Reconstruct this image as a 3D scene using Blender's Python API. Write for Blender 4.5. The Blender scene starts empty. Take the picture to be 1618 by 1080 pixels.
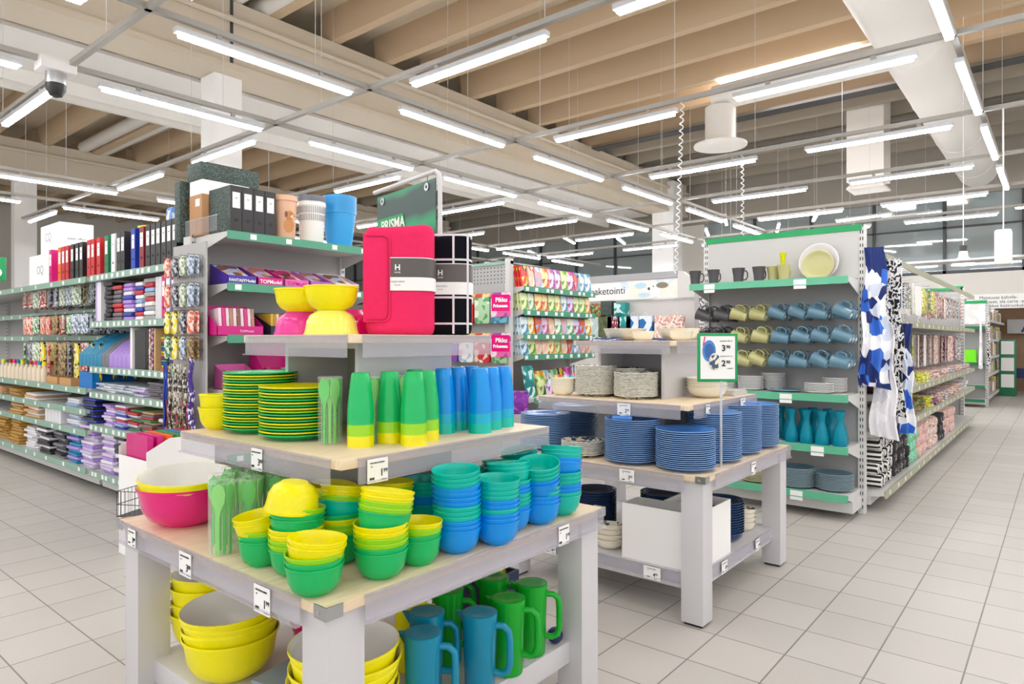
import bpy, bmesh, math, random
from mathutils import Matrix, Vector, Euler
R = math.radians
rnd = random.Random(7)
scn = bpy.context.scene
COL = scn.collection

# ---------------------------------------------------------------- camera, world, exposure
cam_d = bpy.data.cameras.new('camera'); cam = bpy.data.objects.new('camera', cam_d); COL.objects.link(cam)
cam.location = (0, 0, 1.3); cam.rotation_euler = (R(90), 0, R(39.5 - 90))
cam_d.sensor_width = 36; cam_d.lens = 1058 / 1618 * 36; cam_d.shift_y = -4 / 1618
cam_d.clip_start = 0.05; cam_d.clip_end = 200
scn.camera = cam
scn.view_settings.view_transform = 'Standard'; scn.view_settings.look = 'None'
scn.view_settings.exposure = 1.05; scn.view_settings.gamma = 1; scn.view_settings.use_curve_mapping = False
LAMP = 19.0
w = bpy.data.worlds.new('world'); scn.world = w; w.use_nodes = True
w.node_tree.nodes['Background'].inputs[0].default_value = (0.985, 0.99, 1.0, 1)
w.node_tree.nodes['Background'].inputs[1].default_value = 0.7

# ---------------------------------------------------------------- materials
def lin(h):
    h = h.lstrip('#'); v = [int(h[i:i + 2], 16) / 255 for i in (0, 2, 4)]
    return tuple((c / 12.92 if c <= .04045 else ((c + .055) / 1.055) ** 2.4) for c in v) + (1,)
MATS = {}
def mat(key, col='#ffffff', rough=.5, metal=0, spec=.5, emit=0, trans=0, noise=0, nscale=20, bump=0, bscale=200, glass=False, alpha=None, tint=None, coat=0):
    if key in MATS: return MATS[key]
    m = bpy.data.materials.new(key); m.use_nodes = True; nt = m.node_tree; N = nt.nodes; Lk = nt.links
    p = N['Principled BSDF']; out = N['Material Output']; c = lin(col)
    p.inputs['Base Color'].default_value = c; p.inputs['Roughness'].default_value = rough
    p.inputs['Metallic'].default_value = metal; p.inputs['Specular IOR Level'].default_value = spec
    if coat: p.inputs['Coat Weight'].default_value = coat
    if emit:
        p.inputs['Emission Color'].default_value = c; p.inputs['Emission Strength'].default_value = emit
    if noise or bump:
        tc = N.new('ShaderNodeTexCoord')
    if noise:
        n = N.new('ShaderNodeTexNoise'); n.inputs['Scale'].default_value = nscale; n.inputs['Detail'].default_value = 3
        Lk.new(tc.outputs['Object'], n.inputs['Vector'])
        mx = N.new('ShaderNodeMix'); mx.data_type = 'RGBA'
        mx.inputs['A'].default_value = tuple(x * (1 - noise) for x in c[:3]) + (1,)
        mx.inputs['B'].default_value = tuple(min(1, x * (1 + noise)) for x in c[:3]) + (1,)
        Lk.new(n.outputs['Fac'], mx.inputs['Factor']); Lk.new(mx.outputs['Result'], p.inputs['Base Color'])
    if bump:
        n2 = N.new('ShaderNodeTexNoise'); n2.inputs['Scale'].default_value = bscale
        Lk.new(tc.outputs['Object'], n2.inputs['Vector'])
        b = N.new('ShaderNodeBump'); b.inputs['Strength'].default_value = bump; b.inputs['Distance'].default_value = .002
        Lk.new(n2.outputs['Fac'], b.inputs['Height']); Lk.new(b.outputs['Normal'], p.inputs['Normal'])
    if trans:
        t = N.new('ShaderNodeBsdfTranslucent'); t.inputs[0].default_value = c
        ms = N.new('ShaderNodeMixShader'); ms.inputs[0].default_value = trans
        Lk.new(p.outputs[0], ms.inputs[1]); Lk.new(t.outputs[0], ms.inputs[2]); Lk.new(ms.outputs[0], out.inputs[0])
    if alpha is not None:
        t = N.new('ShaderNodeBsdfTransparent'); t.inputs[0].default_value = lin(tint or '#ffffff')
        ms = N.new('ShaderNodeMixShader'); ms.inputs[0].default_value = alpha
        Lk.new(t.outputs[0], ms.inputs[1]); Lk.new(p.outputs[0], ms.inputs[2]); Lk.new(ms.outputs[0], out.inputs[0])
    MATS[key] = m; return m
def plastic(key, col): return mat(key, col, rough=.25, trans=.16, spec=.5)
YEL = plastic('yellow plastic', '#fff500'); LIM = plastic('lime plastic', '#a8e81e'); GRN = plastic('green plastic', '#18c96e')
TEA = plastic('teal plastic', '#00cdbb'); BLU = plastic('blue plastic', '#00a0fa'); PNK = plastic('pink plastic', '#f4148a')
AQU = plastic('aqua plastic', '#00bfe6'); MGT = mat('magenta plastic', '#e8359c', rough=.22)
PYEL = mat('opaque yellow plastic', '#fbf000', rough=.3); PWHT = mat('white plastic', '#f4f3ee', rough=.25)
DGRN = plastic('pitcher green', '#0bb52c'); PBLU = plastic('pitcher blue', '#0b93b8')
WHITE = mat('white paint', '#ecebe9', rough=.55); CARD = mat('white card', '#f7f6f4', rough=.7)
GREY = mat('grey lacquer', '#cfcdd0', rough=.45); GREYD = mat('grey board', '#a9a8aa', rough=.55)
OLIVE = mat('olive grey board', '#a3a48b', rough=.6); CHROME = mat('brushed steel', '#b9bbbd', rough=.3, metal=1)
BLACK = mat('black', '#161617', rough=.5); DARK = mat('dark grey', '#3c3a3b', rough=.5); INK = mat('ink', '#262626', rough=.8)
SHELF = mat('shelf steel', '#d4d3d0', rough=.4); BACK = mat('shelf back panel', '#b3b2b1', rough=.5)
RAILG = mat('green price rail', '#4f9c7d', rough=.35); GREENP = mat('sign green', '#0b9a56', rough=.45); DGREEN = mat('deep green rail', '#1c7650', rough=.4)
CREAM = mat('cream glaze', '#f2ead6', rough=.2, coat=.3); NAVY = mat('navy glaze', '#1f3a63', rough=.2, coat=.3)
BLUEP = mat('blue glaze', '#447fc9', rough=.22, coat=.3); STEELB = mat('steel blue glaze', '#5f8598', rough=.3, coat=.2)
OLIVG = mat('olive glaze', '#b5b27a', rough=.3, coat=.2); CHARG = mat('charcoal glaze', '#4b4a4c', rough=.35, coat=.2)
PWHITE = mat('white glaze', '#d3cfcb', rough=.25, coat=.2)
CLEAR = mat('clear plastic', '#ffffff', rough=.08, alpha=.13); RAILP = mat('frosted rail', '#d6d4da', rough=.2, alpha=.3, tint='#f8f7fa')
TEALG = mat('teal glass', '#14b6cf', rough=.05, alpha=.4, tint='#8fe2ec'); LIMG = mat('lime glass', '#b9d40a', rough=.06, alpha=.5, tint='#d8ee40')
YELG = mat('yellow glass', '#e6e800', rough=.06, alpha=.5, tint='#f5f53a')
def wood():
    m = bpy.data.materials.new('pale birch laminate'); m.use_nodes = True; nt = m.node_tree; N = nt.nodes; Lk = nt.links; p = N['Principled BSDF']
    tc = N.new('ShaderNodeTexCoord'); mp = N.new('ShaderNodeMapping'); mp.inputs['Scale'].default_value = (2, 26, 8)
    n = N.new('ShaderNodeTexNoise'); n.inputs['Scale'].default_value = 3; n.inputs['Detail'].default_value = 5
    cr = N.new('ShaderNodeValToRGB'); cr.color_ramp.elements[0].color = lin('#dcc3a0'); cr.color_ramp.elements[1].color = lin('#efdcbf')
    cr.color_ramp.elements[0].position = .3; cr.color_ramp.elements[1].position = .7
    Lk.new(tc.outputs['Object'], mp.inputs[0]); Lk.new(mp.outputs[0], n.inputs['Vector']); Lk.new(n.outputs['Fac'], cr.inputs[0]); Lk.new(cr.outputs[0], p.inputs['Base Color'])
    p.inputs['Roughness'].default_value = .38; return m
WOOD = wood()
def tiles():
    t = .2265 * 1.3
    m = bpy.data.materials.new('floor tiles'); m.use_nodes = True; nt = m.node_tree; N = nt.nodes; Lk = nt.links; p = N['Principled BSDF']
    g = N.new('ShaderNodeNewGeometry'); mp = N.new('ShaderNodeVectorMath'); mp.operation = 'MULTIPLY_ADD'
    mp.inputs[1].default_value = (1 / t, 1 / t, 1); mp.inputs[2].default_value = (20 - .67, 20 - .02, 0)
    Lk.new(g.outputs['Position'], mp.inputs[0])
    br = N.new('ShaderNodeTexBrick'); br.offset = 0; br.squash = 1; br.inputs['Scale'].default_value = 1
    br.inputs['Brick Width'].default_value = 1; br.inputs['Row Height'].default_value = 1; br.inputs['Mortar Size'].default_value = .011
    br.inputs['Mortar Smooth'].default_value = .1; br.inputs['Bias'].default_value = 0
    br.inputs['Color1'].default_value = lin('#cbc6bf'); br.inputs['Color2'].default_value = lin('#d3cec7'); br.inputs['Mortar'].default_value = lin('#88827b')
    Lk.new(mp.outputs[0], br.inputs['Vector'])
    n = N.new('ShaderNodeTexNoise'); n.inputs['Scale'].default_value = 260; n.inputs['Detail'].default_value = 2; Lk.new(g.outputs['Position'], n.inputs['Vector'])
    n2 = N.new('ShaderNodeTexNoise'); n2.inputs['Scale'].default_value = 1.3; Lk.new(g.outputs['Position'], n2.inputs['Vector'])
    mx = N.new('ShaderNodeMix'); mx.data_type = 'RGBA'; mx.blend_type = 'MULTIPLY'; mx.inputs['Factor'].default_value = .22
    Lk.new(br.outputs['Color'], mx.inputs['A']); Lk.new(n.outputs['Fac'], mx.inputs['B'])
    mx2 = N.new('ShaderNodeMix'); mx2.data_type = 'RGBA'; mx2.blend_type = 'MULTIPLY'; mx2.inputs['Factor'].default_value = .12
    Lk.new(mx.outputs['Result'], mx2.inputs['A']); Lk.new(n2.outputs['Fac'], mx2.inputs['B'])
    Lk.new(mx2.outputs['Result'], p.inputs['Base Color']); p.inputs['Roughness'].default_value = .42
    b = N.new('ShaderNodeBump'); b.inputs['Strength'].default_value = .4; b.inputs['Distance'].default_value = .002; b.invert = True
    Lk.new(br.outputs['Fac'], b.inputs['Height']); Lk.new(b.outputs['Normal'], p.inputs['Normal'])
    return m
def prt(key, cols, scale=14, rough=.4, kind='v'):
    """printed surface: blotches of several inks"""
    if key in MATS: return MATS[key]
    m = bpy.data.materials.new(key); m.use_nodes = True; nt = m.node_tree; N = nt.nodes; Lk = nt.links; p = N['Principled BSDF']
    tc = N.new('ShaderNodeTexCoord')
    if kind == 'v': t = N.new('ShaderNodeTexVoronoi'); o = 'Color'
    else: t = N.new('ShaderNodeTexNoise'); o = 'Fac'; t.inputs['Detail'].default_value = 2
    t.inputs['Scale'].default_value = scale; Lk.new(tc.outputs['Object'], t.inputs['Vector'])
    cr = N.new('ShaderNodeValToRGB'); cr.color_ramp.interpolation = 'CONSTANT'; el = cr.color_ramp.elements
    n = len(cols)
    for i, c in enumerate(cols):
        e = el[i] if i < 2 else el.new(.5)
        e.position = (i / n if kind == 'v' else (0 if i == 0 else .36 + .3 * i / n)); e.color = lin(c)
    if kind == 'v':
        s = N.new('ShaderNodeSeparateColor'); Lk.new(t.outputs[o], s.inputs[0]); Lk.new(s.outputs[0], cr.inputs[0])
    else: Lk.new(t.outputs[o], cr.inputs[0])
    Lk.new(cr.outputs[0], p.inputs['Base Color']); p.inputs['Roughness'].default_value = rough
    MATS[key] = m; return m

# ---------------------------------------------------------------- mesh building
class B:
    def __init__(s): s.v = []; s.f = []; s.m = []; s.mats = []
    def mi(s, m):
        if m not in s.mats: s.mats.append(m)
        return s.mats.index(m)
    def add(s, vs, fs, m, M=None):
        o = len(s.v)
        s.v += [tuple(M @ Vector(v)) if M is not None else tuple(v) for v in vs]
        s.f += [tuple(o + i for i in f) for f in fs]
        s.m += [s.mi(m)] * len(fs) if not isinstance(m, list) else [s.mi(x) for x in m]
        return s
    def box(s, x0, y0, z0, x1, y1, z1, m, M=None, fm=None):
        v = [(x, y, z) for z in (z0, z1) for y in (y0, y1) for x in (x0, x1)]
        f = [(0, 2, 3, 1), (4, 5, 7, 6), (0, 1, 5, 4), (2, 6, 7, 3), (0, 4, 6, 2), (1, 3, 7, 5)]  # bottom top -y +y -x +x
        ms = [m] * 6
        for k, mm in (fm or {}).items(): ms[k] = mm
        return s.add(v, f, ms, M)
    def lathe(s, prof, m, n=32, M=None, close=False):
        vs = []; fs = []; ms = []; rings = []
        for r, z in prof:
            if r < 1e-6: rings.append([len(vs)]); vs.append((0, 0, z))
            else:
                rings.append(list(range(len(vs), len(vs) + n)))
                vs += [(r * math.cos(2 * math.pi * i / n), r * math.sin(2 * math.pi * i / n), z) for i in range(n)]
        for k in range(len(rings) - 1):
            a, b = rings[k], rings[k + 1]; mm = m[k] if isinstance(m, list) else m
            for i in range(n):
                j = (i + 1) % n
                if len(a) == 1 and len(b) == 1: continue
                if len(a) == 1: fs.append((a[0], b[j], b[i]))
                elif len(b) == 1: fs.append((a[i], a[j], b[0]))
                else: fs.append((a[i], a[j], b[j], b[i]))
                ms.append(mm)
        return s.add(vs, fs, ms, M)
    def tube(s, pts, r, m, n=8, M=None, cap=True):
        pts = [Vector(p) for p in pts]; vs = []; fs = []
        up = None
        for i, p in enumerate(pts):
            d = (pts[min(i + 1, len(pts) - 1)] - pts[max(i - 1, 0)]).normalized()
            if up is None: up = Vector((0, 0, 1)) if abs(d.z) < .9 else Vector((1, 0, 0))
            a = (up - d * up.dot(d)).normalized(); b = d.cross(a); up = a
            rr = r[i] if isinstance(r, (list, tuple)) else r
            vs += [tuple(p + a * rr * math.cos(2 * math.pi * k / n) + b * rr * math.sin(2 * math.pi * k / n)) for k in range(n)]
        for i in range(len(pts) - 1):
            for k in range(n):
                j = (k + 1) % n; fs.append((i * n + k, (i + 1) * n + k, (i + 1) * n + j, i * n + j))
        if cap: fs.append(tuple(range(n))); fs.append(tuple(reversed(range((len(pts) - 1) * n, len(pts) * n))))
        return s.add(vs, [f[::-1] for f in fs], m, M)
    def prism(s, poly, z0, z1, m, M=None, side=None):
        n = len(poly); v = [(x, y, z0) for x, y in poly] + [(x, y, z1) for x, y in poly]
        f = [tuple(reversed(range(n))), tuple(range(n, 2 * n))] + [(i, (i + 1) % n, (i + 1) % n + n, i + n) for i in range(n)]
        return s.add(v, f, [m, m] + [side or m] * n, M)
    def mesh(s, name, bevel=0, ang=38):
        me = bpy.data.meshes.new(name); me.from_pydata(s.v, [], s.f)
        for m in s.mats: me.materials.append(m)
        for p, i in zip(me.polygons, s.m): p.material_index = i
        if bevel:
            bm = bmesh.new(); bm.from_mesh(me)
            es = [e for e in bm.edges if e.is_manifold and e.calc_face_angle(0) > .6]
            bmesh.ops.bevel(bm, geom=es, offset=bevel, segments=2, profile=.6, affect='EDGES', clamp_overlap=True)
            bm.to_mesh(me); bm.free()
        me.polygons.foreach_set('use_smooth', [True] * len(me.polygons))
        me.set_sharp_from_angle(angle=R(ang)); me.update(); return me
def bx(name, x0, y0, z0, x1, y1, z1, m, bevel=0, fm=None): return B().box(x0, y0, z0, x1, y1, z1, m, fm=fm).mesh(name, bevel)
def ob(me, name, parent=None, loc=(0, 0, 0), rot=(0, 0, 0), sc=None):
    o = bpy.data.objects.new(name, me); COL.objects.link(o); o.location = loc; o.rotation_euler = rot
    if sc: o.scale = sc
    if parent is not None: o.parent = parent
    return o
LAB = {}
def thing(name, label, cat, me=None, loc=(0, 0, 0), rot=(0, 0, 0), group=None, kind=None, sc=None):
    o = ob(me, name, None, loc, rot, sc); o['label'] = label; o['category'] = cat
    if group: o['group'] = group
    if kind: o['kind'] = kind
    LAB.setdefault(label, []).append(name); return o
def struct(name, me, loc=(0, 0, 0), rot=(0, 0, 0)):
    o = ob(me, name, None, loc, rot); o['kind'] = 'structure'; return o
ORD = 'first second third fourth fifth sixth seventh eighth ninth tenth eleventh twelfth thirteenth fourteenth fifteenth sixteenth seventeenth eighteenth nineteenth twentieth twenty-first twenty-second twenty-third twenty-fourth twenty-fifth twenty-sixth twenty-seventh twenty-eighth twenty-ninth thirtieth thirty-first thirty-second'.split()
def nth(i, n, a='bottom', z='top'):
    if i == n - 1: return z + 'most' if z in ('top', 'left', 'right') else z
    if i == 0: return a + 'most' if a in ('left', 'right') else ('lowest' if a == 'bottom' else a)
    if i == n - 2 and n > 3: return 'second-highest' if z == 'top' else 'second-to-' + z
    return ORD[i]
TXT = {}
def text(s, size, m, align='CENTER', extrude=.0004, bold=0):
    k = (s, size, m.name, align)
    if k not in TXT:
        c = bpy.data.curves.new('lettering', 'FONT'); c.body = s; c.size = size; c.align_x = align; c.extrude = extrude; c.offset = bold
        c.resolution_u = 3
        o = bpy.data.objects.new('lettering', c); COL.objects.link(o)
        me = bpy.data.meshes.new_from_object(o.evaluated_get(bpy.context.evaluated_depsgraph_get()))
        bpy.data.objects.remove(o); bpy.data.curves.remove(c); me.materials.clear(); me.materials.append(m); me.name = 'lettering'
        TXT[k] = me
    return TXT[k]
def letter(parent, s, size, m, x, z, y=-.002, align='CENTER', name='lettering', bold=0, rot=0, mir=0):
    return ob(text(s, size, m, align, bold=bold), name, parent, (x, y, z), (R(90), rot, 0))
RY = -math.pi / 2   # things that face the -X side

# ================================================================ room shell
struct('floor', bx('floor', -9, -9, -.1, 32, 32, 0, tiles()))
CEIL = mat('cream ceiling slab', '#d6cab4', rough=.8); RIB = mat('beige concrete rib', '#cdb596', rough=.75, noise=.05, nscale=2)
WALLW = mat('off white wall', '#dcd8d0', rough=.7, noise=.02, nscale=1.5); GIRD = mat('white concrete girder', '#c9bda9', rough=.7, noise=.03, nscale=1.2)
struct('ceiling', bx('ceiling', -9, -9, 6.58, 32, 32, 6.9, CEIL))
rib = B().prism([(-.13, .48), (.13, .48), (.08, 0), (-.08, 0)], 0, 1, RIB).mesh('rib')
GRIB = mat('grey painted rib', '#a1988a', rough=.8)  # greyer base colour for the far ribs
ribg = B().prism([(-.13, .48), (.13, .48), (.08, 0), (-.08, 0)], 0, 1, GRIB).mesh('rib')
X = -4.34
while X < 21:
    for (y0, y1) in ((-9, 9.35), (11.9, 19.7), (20.1, 30)):
        o = struct('ceiling_beam', rib if X < 14.5 else ribg, (X, y1, 6.11), (R(90), 0, 0)); o.scale = (1, 1, y1 - y0)
    X += 1.09
# long girders along the aisle direction
def girder(y0, y1, z0, z1, x0, x1):
    b = B().box(x0, y0, z0, x1, y1, z1, GIRD)
    b.tube([(x0, y0 - .05, z1 - .28), (x1, y0 - .05, z1 - .28)], .045, GIRD)
    b.box(x0, y0 - .06, z0, x1, y0, z0 + .09, GIRD)
    return b
struct('ceiling_girder', girder(9.1, 9.7, 5.1, 6.1, -9, 19.6).mesh('girder'))
struct('ceiling_girder', girder(19.5, 20.1, 5.1, 6.15, -9, 19.6).mesh('girder'))
PANEL = mat('white ceiling panel', '#e6e3dd', rough=.7)
b = B().box(-9, 9.7, 5.35, 19.6, 10.35, 5.4, GIRD).box(-9, 10.4, 5.3, 19.6, 11.1, 5.36, PANEL).box(-9, 11.14, 5.3, 19.6, 11.9, 5.36, PANEL)
struct('ceiling_panel', b.mesh('ceiling_panel'))
struct('ceiling_trim', bx('casing', -9, 11.9, 5.1, 19.6, 12.0, 5.3, PANEL))
# columns
struct('column', bx('column', 4.64, 9.3, 0, 5.06, 9.7, 5.1, WHITE, .01))
struct('column', bx('column', 4.75, 19.2, 0, 5.2, 19.5, 5.2, WHITE, .01))
struct('column', bx('column', 18.3, 8.9, 0, 18.9, 9.6, 6.0, WHITE, .01))
struct('column', bx('column', 10.5, 19.2, 0, 11.1, 19.8, 5.2, WHITE, .01))
# far wall X = 20 with a band of windows
GLASS = mat('office glass', '#8e9a9c', rough=.04, spec=1.0, coat=1); MULL = mat('dark mullion', '#3a3c40', rough=.4)
b = B().box(20, -9, 2.3, 20.3, 30, 2.95, WALLW).box(20, -9, 4.9, 20.3, 30, 6.75, mat('grey concrete wall', '#9b9388', rough=.8))
b.box(20, 1.9, 0, 20.3, 30, 2.3, WALLW)
struct('wall_far', b.mesh('wall_far'))
BRICK = mat('brown brick', '#9a7d62', rough=.8, noise=.2, nscale=8)
struct('wall_bistro', bx('wall_bistro', 21.2, -9, 0, 21.4, 1.9, 2.3, BRICK))
n = 0
for y0 in [-8.9 + 1.6 * k for k in range(24)]:
    if 8.9 < y0 + .8 < 9.6:
        struct('wall_pier', bx('pier', 20, y0, 2.95, 20.3, y0 + 1.6, 4.9, WALLW)); continue
    n += 1
    wdw = struct('window_%d' % n, bx('pane', 20.1, y0, 2.95, 20.14, y0 + 1.6, 4.9, GLASS))
    b = B().box(20.02, y0, 2.95, 20.16, y0 + .07, 4.9, MULL).box(20.02, y0, 2.95, 20.16, y0 + 1.6, 3.03, MULL).box(20.02, y0, 4.1, 20.16, y0 + 1.6, 4.14, MULL)
    ob(b.mesh('frame'), 'window_frame', wdw)
# left rear wall
b = B().box(-9, 30, 0, 20.3, 30.3, 6.9, WALLW)
struct('wall_left', b.mesh('wall_left'))

# ================================================================ lamps
TUBE = mat('lit tube', '#fcfcff', emit=LAMP); HOUS = mat('lamp housing', '#c9ccd0', rough=.35); TRACK = mat('track rail', '#a5a29b', rough=.4)
def lamp_meshes(Ln):
    h = B().box(-Ln / 2 - .03, -.035, .03, Ln / 2 + .03, .035, .075, HOUS).mesh('housing', .006)
    t = B().box(-Ln / 2, -.028, 0, Ln / 2, .028, .03, TUBE).mesh('tube', .008)
    cb = B()
    for x in (-Ln * .3, Ln * .3): cb.box(x - .02, -.012, .075, x + .02, .012, .12, TRACK)
    return h, t, cb.mesh('clip')
LM = {k: lamp_meshes(k) for k in (1.58, 1.48, 1.2)}
LW = B().tube([(0, 0, .07), (0, 0, 2.49)], .003, HOUS, 5).mesh('wire')
def lamp(x, y, z, rot, label, group, Ln=1.58):
    t = thing('tube_light', label, 'ceiling light', None, (x, y, z), (0, 0, rot), group)
    h, tb, cl = LM[Ln]; ob(h, 'housing', t); ob(tb, 'tube', t); ob(cl, 'mounting_clips', t)
    if z > 4: ob(LW, 'suspension_wire', t, (-.3, 0, 0)); ob(LW, 'suspension_wire', t, (.3, 0, 0))
def track(x0, y0, x1, y1, z, label, wires=True, top=6.6):
    t = thing('lighting_track', label, 'lighting track', None, ((x0 + x1) / 2, (y0 + y1) / 2, z), (0, 0, math.atan2(y1 - y0, x1 - x0)), 'lighting tracks under the ceiling')
    L = math.hypot(x1 - x0, y1 - y0)
    ob(bx('rail', -L / 2, -.024, .12, L / 2, .024, .165, TRACK), 'rail', t)
    if wires:
        k = round(L / 3.1); me = B().tube([(0, 0, .16), (0, 0, top - z)], .003, HOUS, 5).mesh('wire')
        for i in range(k):
            q = -L / 2 + (i + .5) * L / k; wy = (y0 + y1) / 2 + q if x0 == x1 else y0
            if x0 == x1 and (1.05 < wy < 2.1 or 9.0 < wy < 12.9 or 19 < wy or (10 < x0 < 11.5 and wy < 3.4)): continue
            ob(me, 'suspension_wire', t, (q, 0, 0))
Z = 3.6
rows_x = [(.68, 'row beside the thick round duct', 1.5, 13.3), (5.2, 'row left of the long girder', -1.5, 18.6), (6.87, 'second row left of the girder', -1.5, 18.6), (11.65, 'row beyond the white column', -1.5, 18.6), (13.62, 'farthest left row', -1.5, 18.6)]
for Y, nm, xa, xb in rows_x:
    track(xa, Y, xb, Y, Z, 'long straight track carrying the ' + nm, top=(5.3 if 9.1 < Y < 12 else 6.6))
for Y, nm, xa, xb in rows_x:
    x = {.68: 3.1, 5.2: -1.35, 6.87: -1.3, 11.65: 1.2, 13.62: 2.65}[Y]; i = 0
    while x + .8 < xb:
        if x > xa: lamp(x, Y, Z, 0, f'lit tube light, {ORD[i]} from the camera in the {nm}', 'tube lights in the ' + nm); i += 1
        x += 2.23
cross = [(-2.3, 'added crossing row behind the camera'), (-.1, 'added crossing row level with the camera'), (2.1, 'nearest crossing row'), (4.14, 'second crossing row'), (6.37, 'third crossing row'), (8.69, 'fourth crossing row'), (10.9, 'fifth crossing row'), (13.1, 'sixth crossing row'), (15.3, 'seventh crossing row')]  # rows at and behind the camera are unseen, added for fill light
for X, nm in cross:
    track(X, -4.2, X, 16.2, Z, 'cross track carrying the ' + nm)
    for i, y in enumerate([-2.9, -.65, 1.7, 3.83, 8.1, 10.55, 15.0]):
        if y == 15.0 and X > 5: continue
        lamp(X, y, Z, R(90), f'lit tube light, {ORD[i]} from the right in the {nm}', 'tube lights in the ' + nm, 1.48)
for i, (x, y, a) in enumerate([(15.5, 6.2, 20), (16.3, 4.4, 20), (17.2, 3.6, 80), (17.4, 5.6, 20), (17.0, 7.3, 20), (17.6, 2.7, 80), (16.8, 9.8, 20), (15.8, 10.9, 20), (17.4, 13.4, 20), (18, .2, 90)]):
    lamp(x, y, 4.1, R(a), f'lit tube light hung askew by the far windows, {ORD[i]} of the loose ones', 'loose tube lights by the far windows', 1.2)
# bell lamp in the far aisle
t = thing('bell_lamp', 'white bell shaped pendant lamp hanging over the far right aisle', 'pendant lamp', None, (12.0, 1.16, 1.46))
ob(B().lathe([(.0, .2), (.05, .2), (.06, .12), (.13, .05), (.155, 0), (.145, 0), (.12, .045), (.05, .11), (0, .11)], mat('opal shade', '#fffdf8', emit=3.0), 24, Matrix.Translation((0, 0, .95))).mesh('shade'), 'lamp_shade', t)
ob(B().lathe([(0, 0), (.045, 0), (.05, .09), (0, .09)], DARK, 12, Matrix.Translation((0, 0, 1.15))).mesh('cap'), 'lamp_cap', t)
ob(B().tube([(0, 0, 1.24), (0, 0, 5.2)], .006, WHITE, 5).mesh('cord'), 'cord', t)
# skylight between ribs
sk = struct('window_skylight', bx('skylight', 11.92, 2.6, 6.06, 12.98, 4.95, 6.1, mat('daylight opening', '#fffafa', emit=5)))
# ================================================================ ducts
DUCT = mat('white duct', '#e8e4dd', rough=.5)
t = thing('round_duct', 'thick white round ventilation duct running along the right ceiling', 'ventilation duct', None, (0, 1.57, 5.3))
b = B().tube([(-6, 0, 0), (19.2, 0, 0)], .40, DUCT, 40); ob(b.mesh('duct', ang=50), 'duct_pipe', t)
seam = B().tube([(-.012, 0, 0), (.012, 0, 0)], .408, DUCT, 40).mesh('seam', ang=50)
for x in (5.2, 7.6, 10.2, 12.8, 15.4, 18): ob(seam, 'seam_ring', t, (x, 0, 0))
ob(B().tube([(10.6, 0, -.03), (10.6, .9, -.03), (10.6, 2.85, -.05)], .2, DUCT, 24).mesh('branch', ang=50), 'branch_pipe', t)
ob(B().lathe([(.24, .5), (.24, -.02), (.3, -.08), (.42, -.1), (.42, -.13), (.3, -.13), (.12, -.1), (0, -.1)], DUCT, 32).mesh('outlet', ang=50), 'air_outlet', t, (10.6, 2.76, -.72))
t = thing('square_duct', 'white square ventilation shaft with flared outlet right of the ceiling centre', 'ventilation duct', None, (15.78, 3.2, 4.5))
ob(B().box(-.35, -.35, .12, .35, .35, 2.2, DUCT).mesh('shaft'), 'shaft', t)
ob(B().lathe([(.35, .12), (.5, 0), (.5, -.04), (.2, -.02), (0, -.02)], DUCT, 4, Matrix.Rotation(R(45), 4, 'Z')).mesh('outlet'), 'air_outlet', t)
t = thing('round_duct', 'long grey white duct lying along the white ceiling panels', 'ventilation duct', None, (0, 12.35, 5.45))
ob(B().tube([(-6, 0, 0), (17, 0, 0)], .34, DUCT, 32).mesh('duct', ang=50), 'duct_pipe', t)
for i, x in enumerate((4.9, 5.35)):
    t = thing('ceiling_pipe', f'pale pipe between the ribs over the column, {("left", "right")[i]} of the pair', 'pipe', B().tube([(0, 9.4, 6.25), (0, -6, 6.25)], .14, DUCT, 16).mesh('pipe'), (x, 0, 0))
for i, x in enumerate((3.3, 3.75)):
    t = thing('ceiling_pipe', f'pale pipe behind the white column, {("left", "right")[i]} of the two', 'pipe', B().tube([(0, 19.5, 6.25), (0, 12.3, 6.25)], .14, DUCT, 16).mesh('pipe'), (x + 3, 0, 0))
t = thing('dome_camera', 'dome security camera under a white junction box at upper left', 'camera', None, (2.0, 6.87, 3.55))
ob(bx('box', -.14, -.1, .1, .14, .1, .22, WHITE, .015), 'junction_box', t)
ob(B().lathe([(0, -.12), (.05, -.1), (.075, -.05), (.08, 0), (.08, .1), (0, .1)], [BLACK, BLACK, BLACK, CHROME, CHROME], 20).mesh('dome'), 'camera_dome', t)
def spiral(x, y, z0, z1, dx, label):
    n = int((z1 - z0) / .012); pts = [(x + dx * (i / n) + .018 * math.cos(i * 1.05), y + .018 * math.sin(i * 1.05), z1 - (z1 - z0) * i / n) for i in range(n)]
    thing('coiled_cable', label, 'cable', B().tube(pts, .006, WHITE, 5).mesh('cable'))
spiral(6.37, 3.0, 1.95, 3.73, -.15, 'white coiled cable hanging left of the tall mug rack')
spiral(8.69, 3.25, 2.1, 3.73, 0, 'white coiled cable hanging behind the green header of the mug rack')
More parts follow.
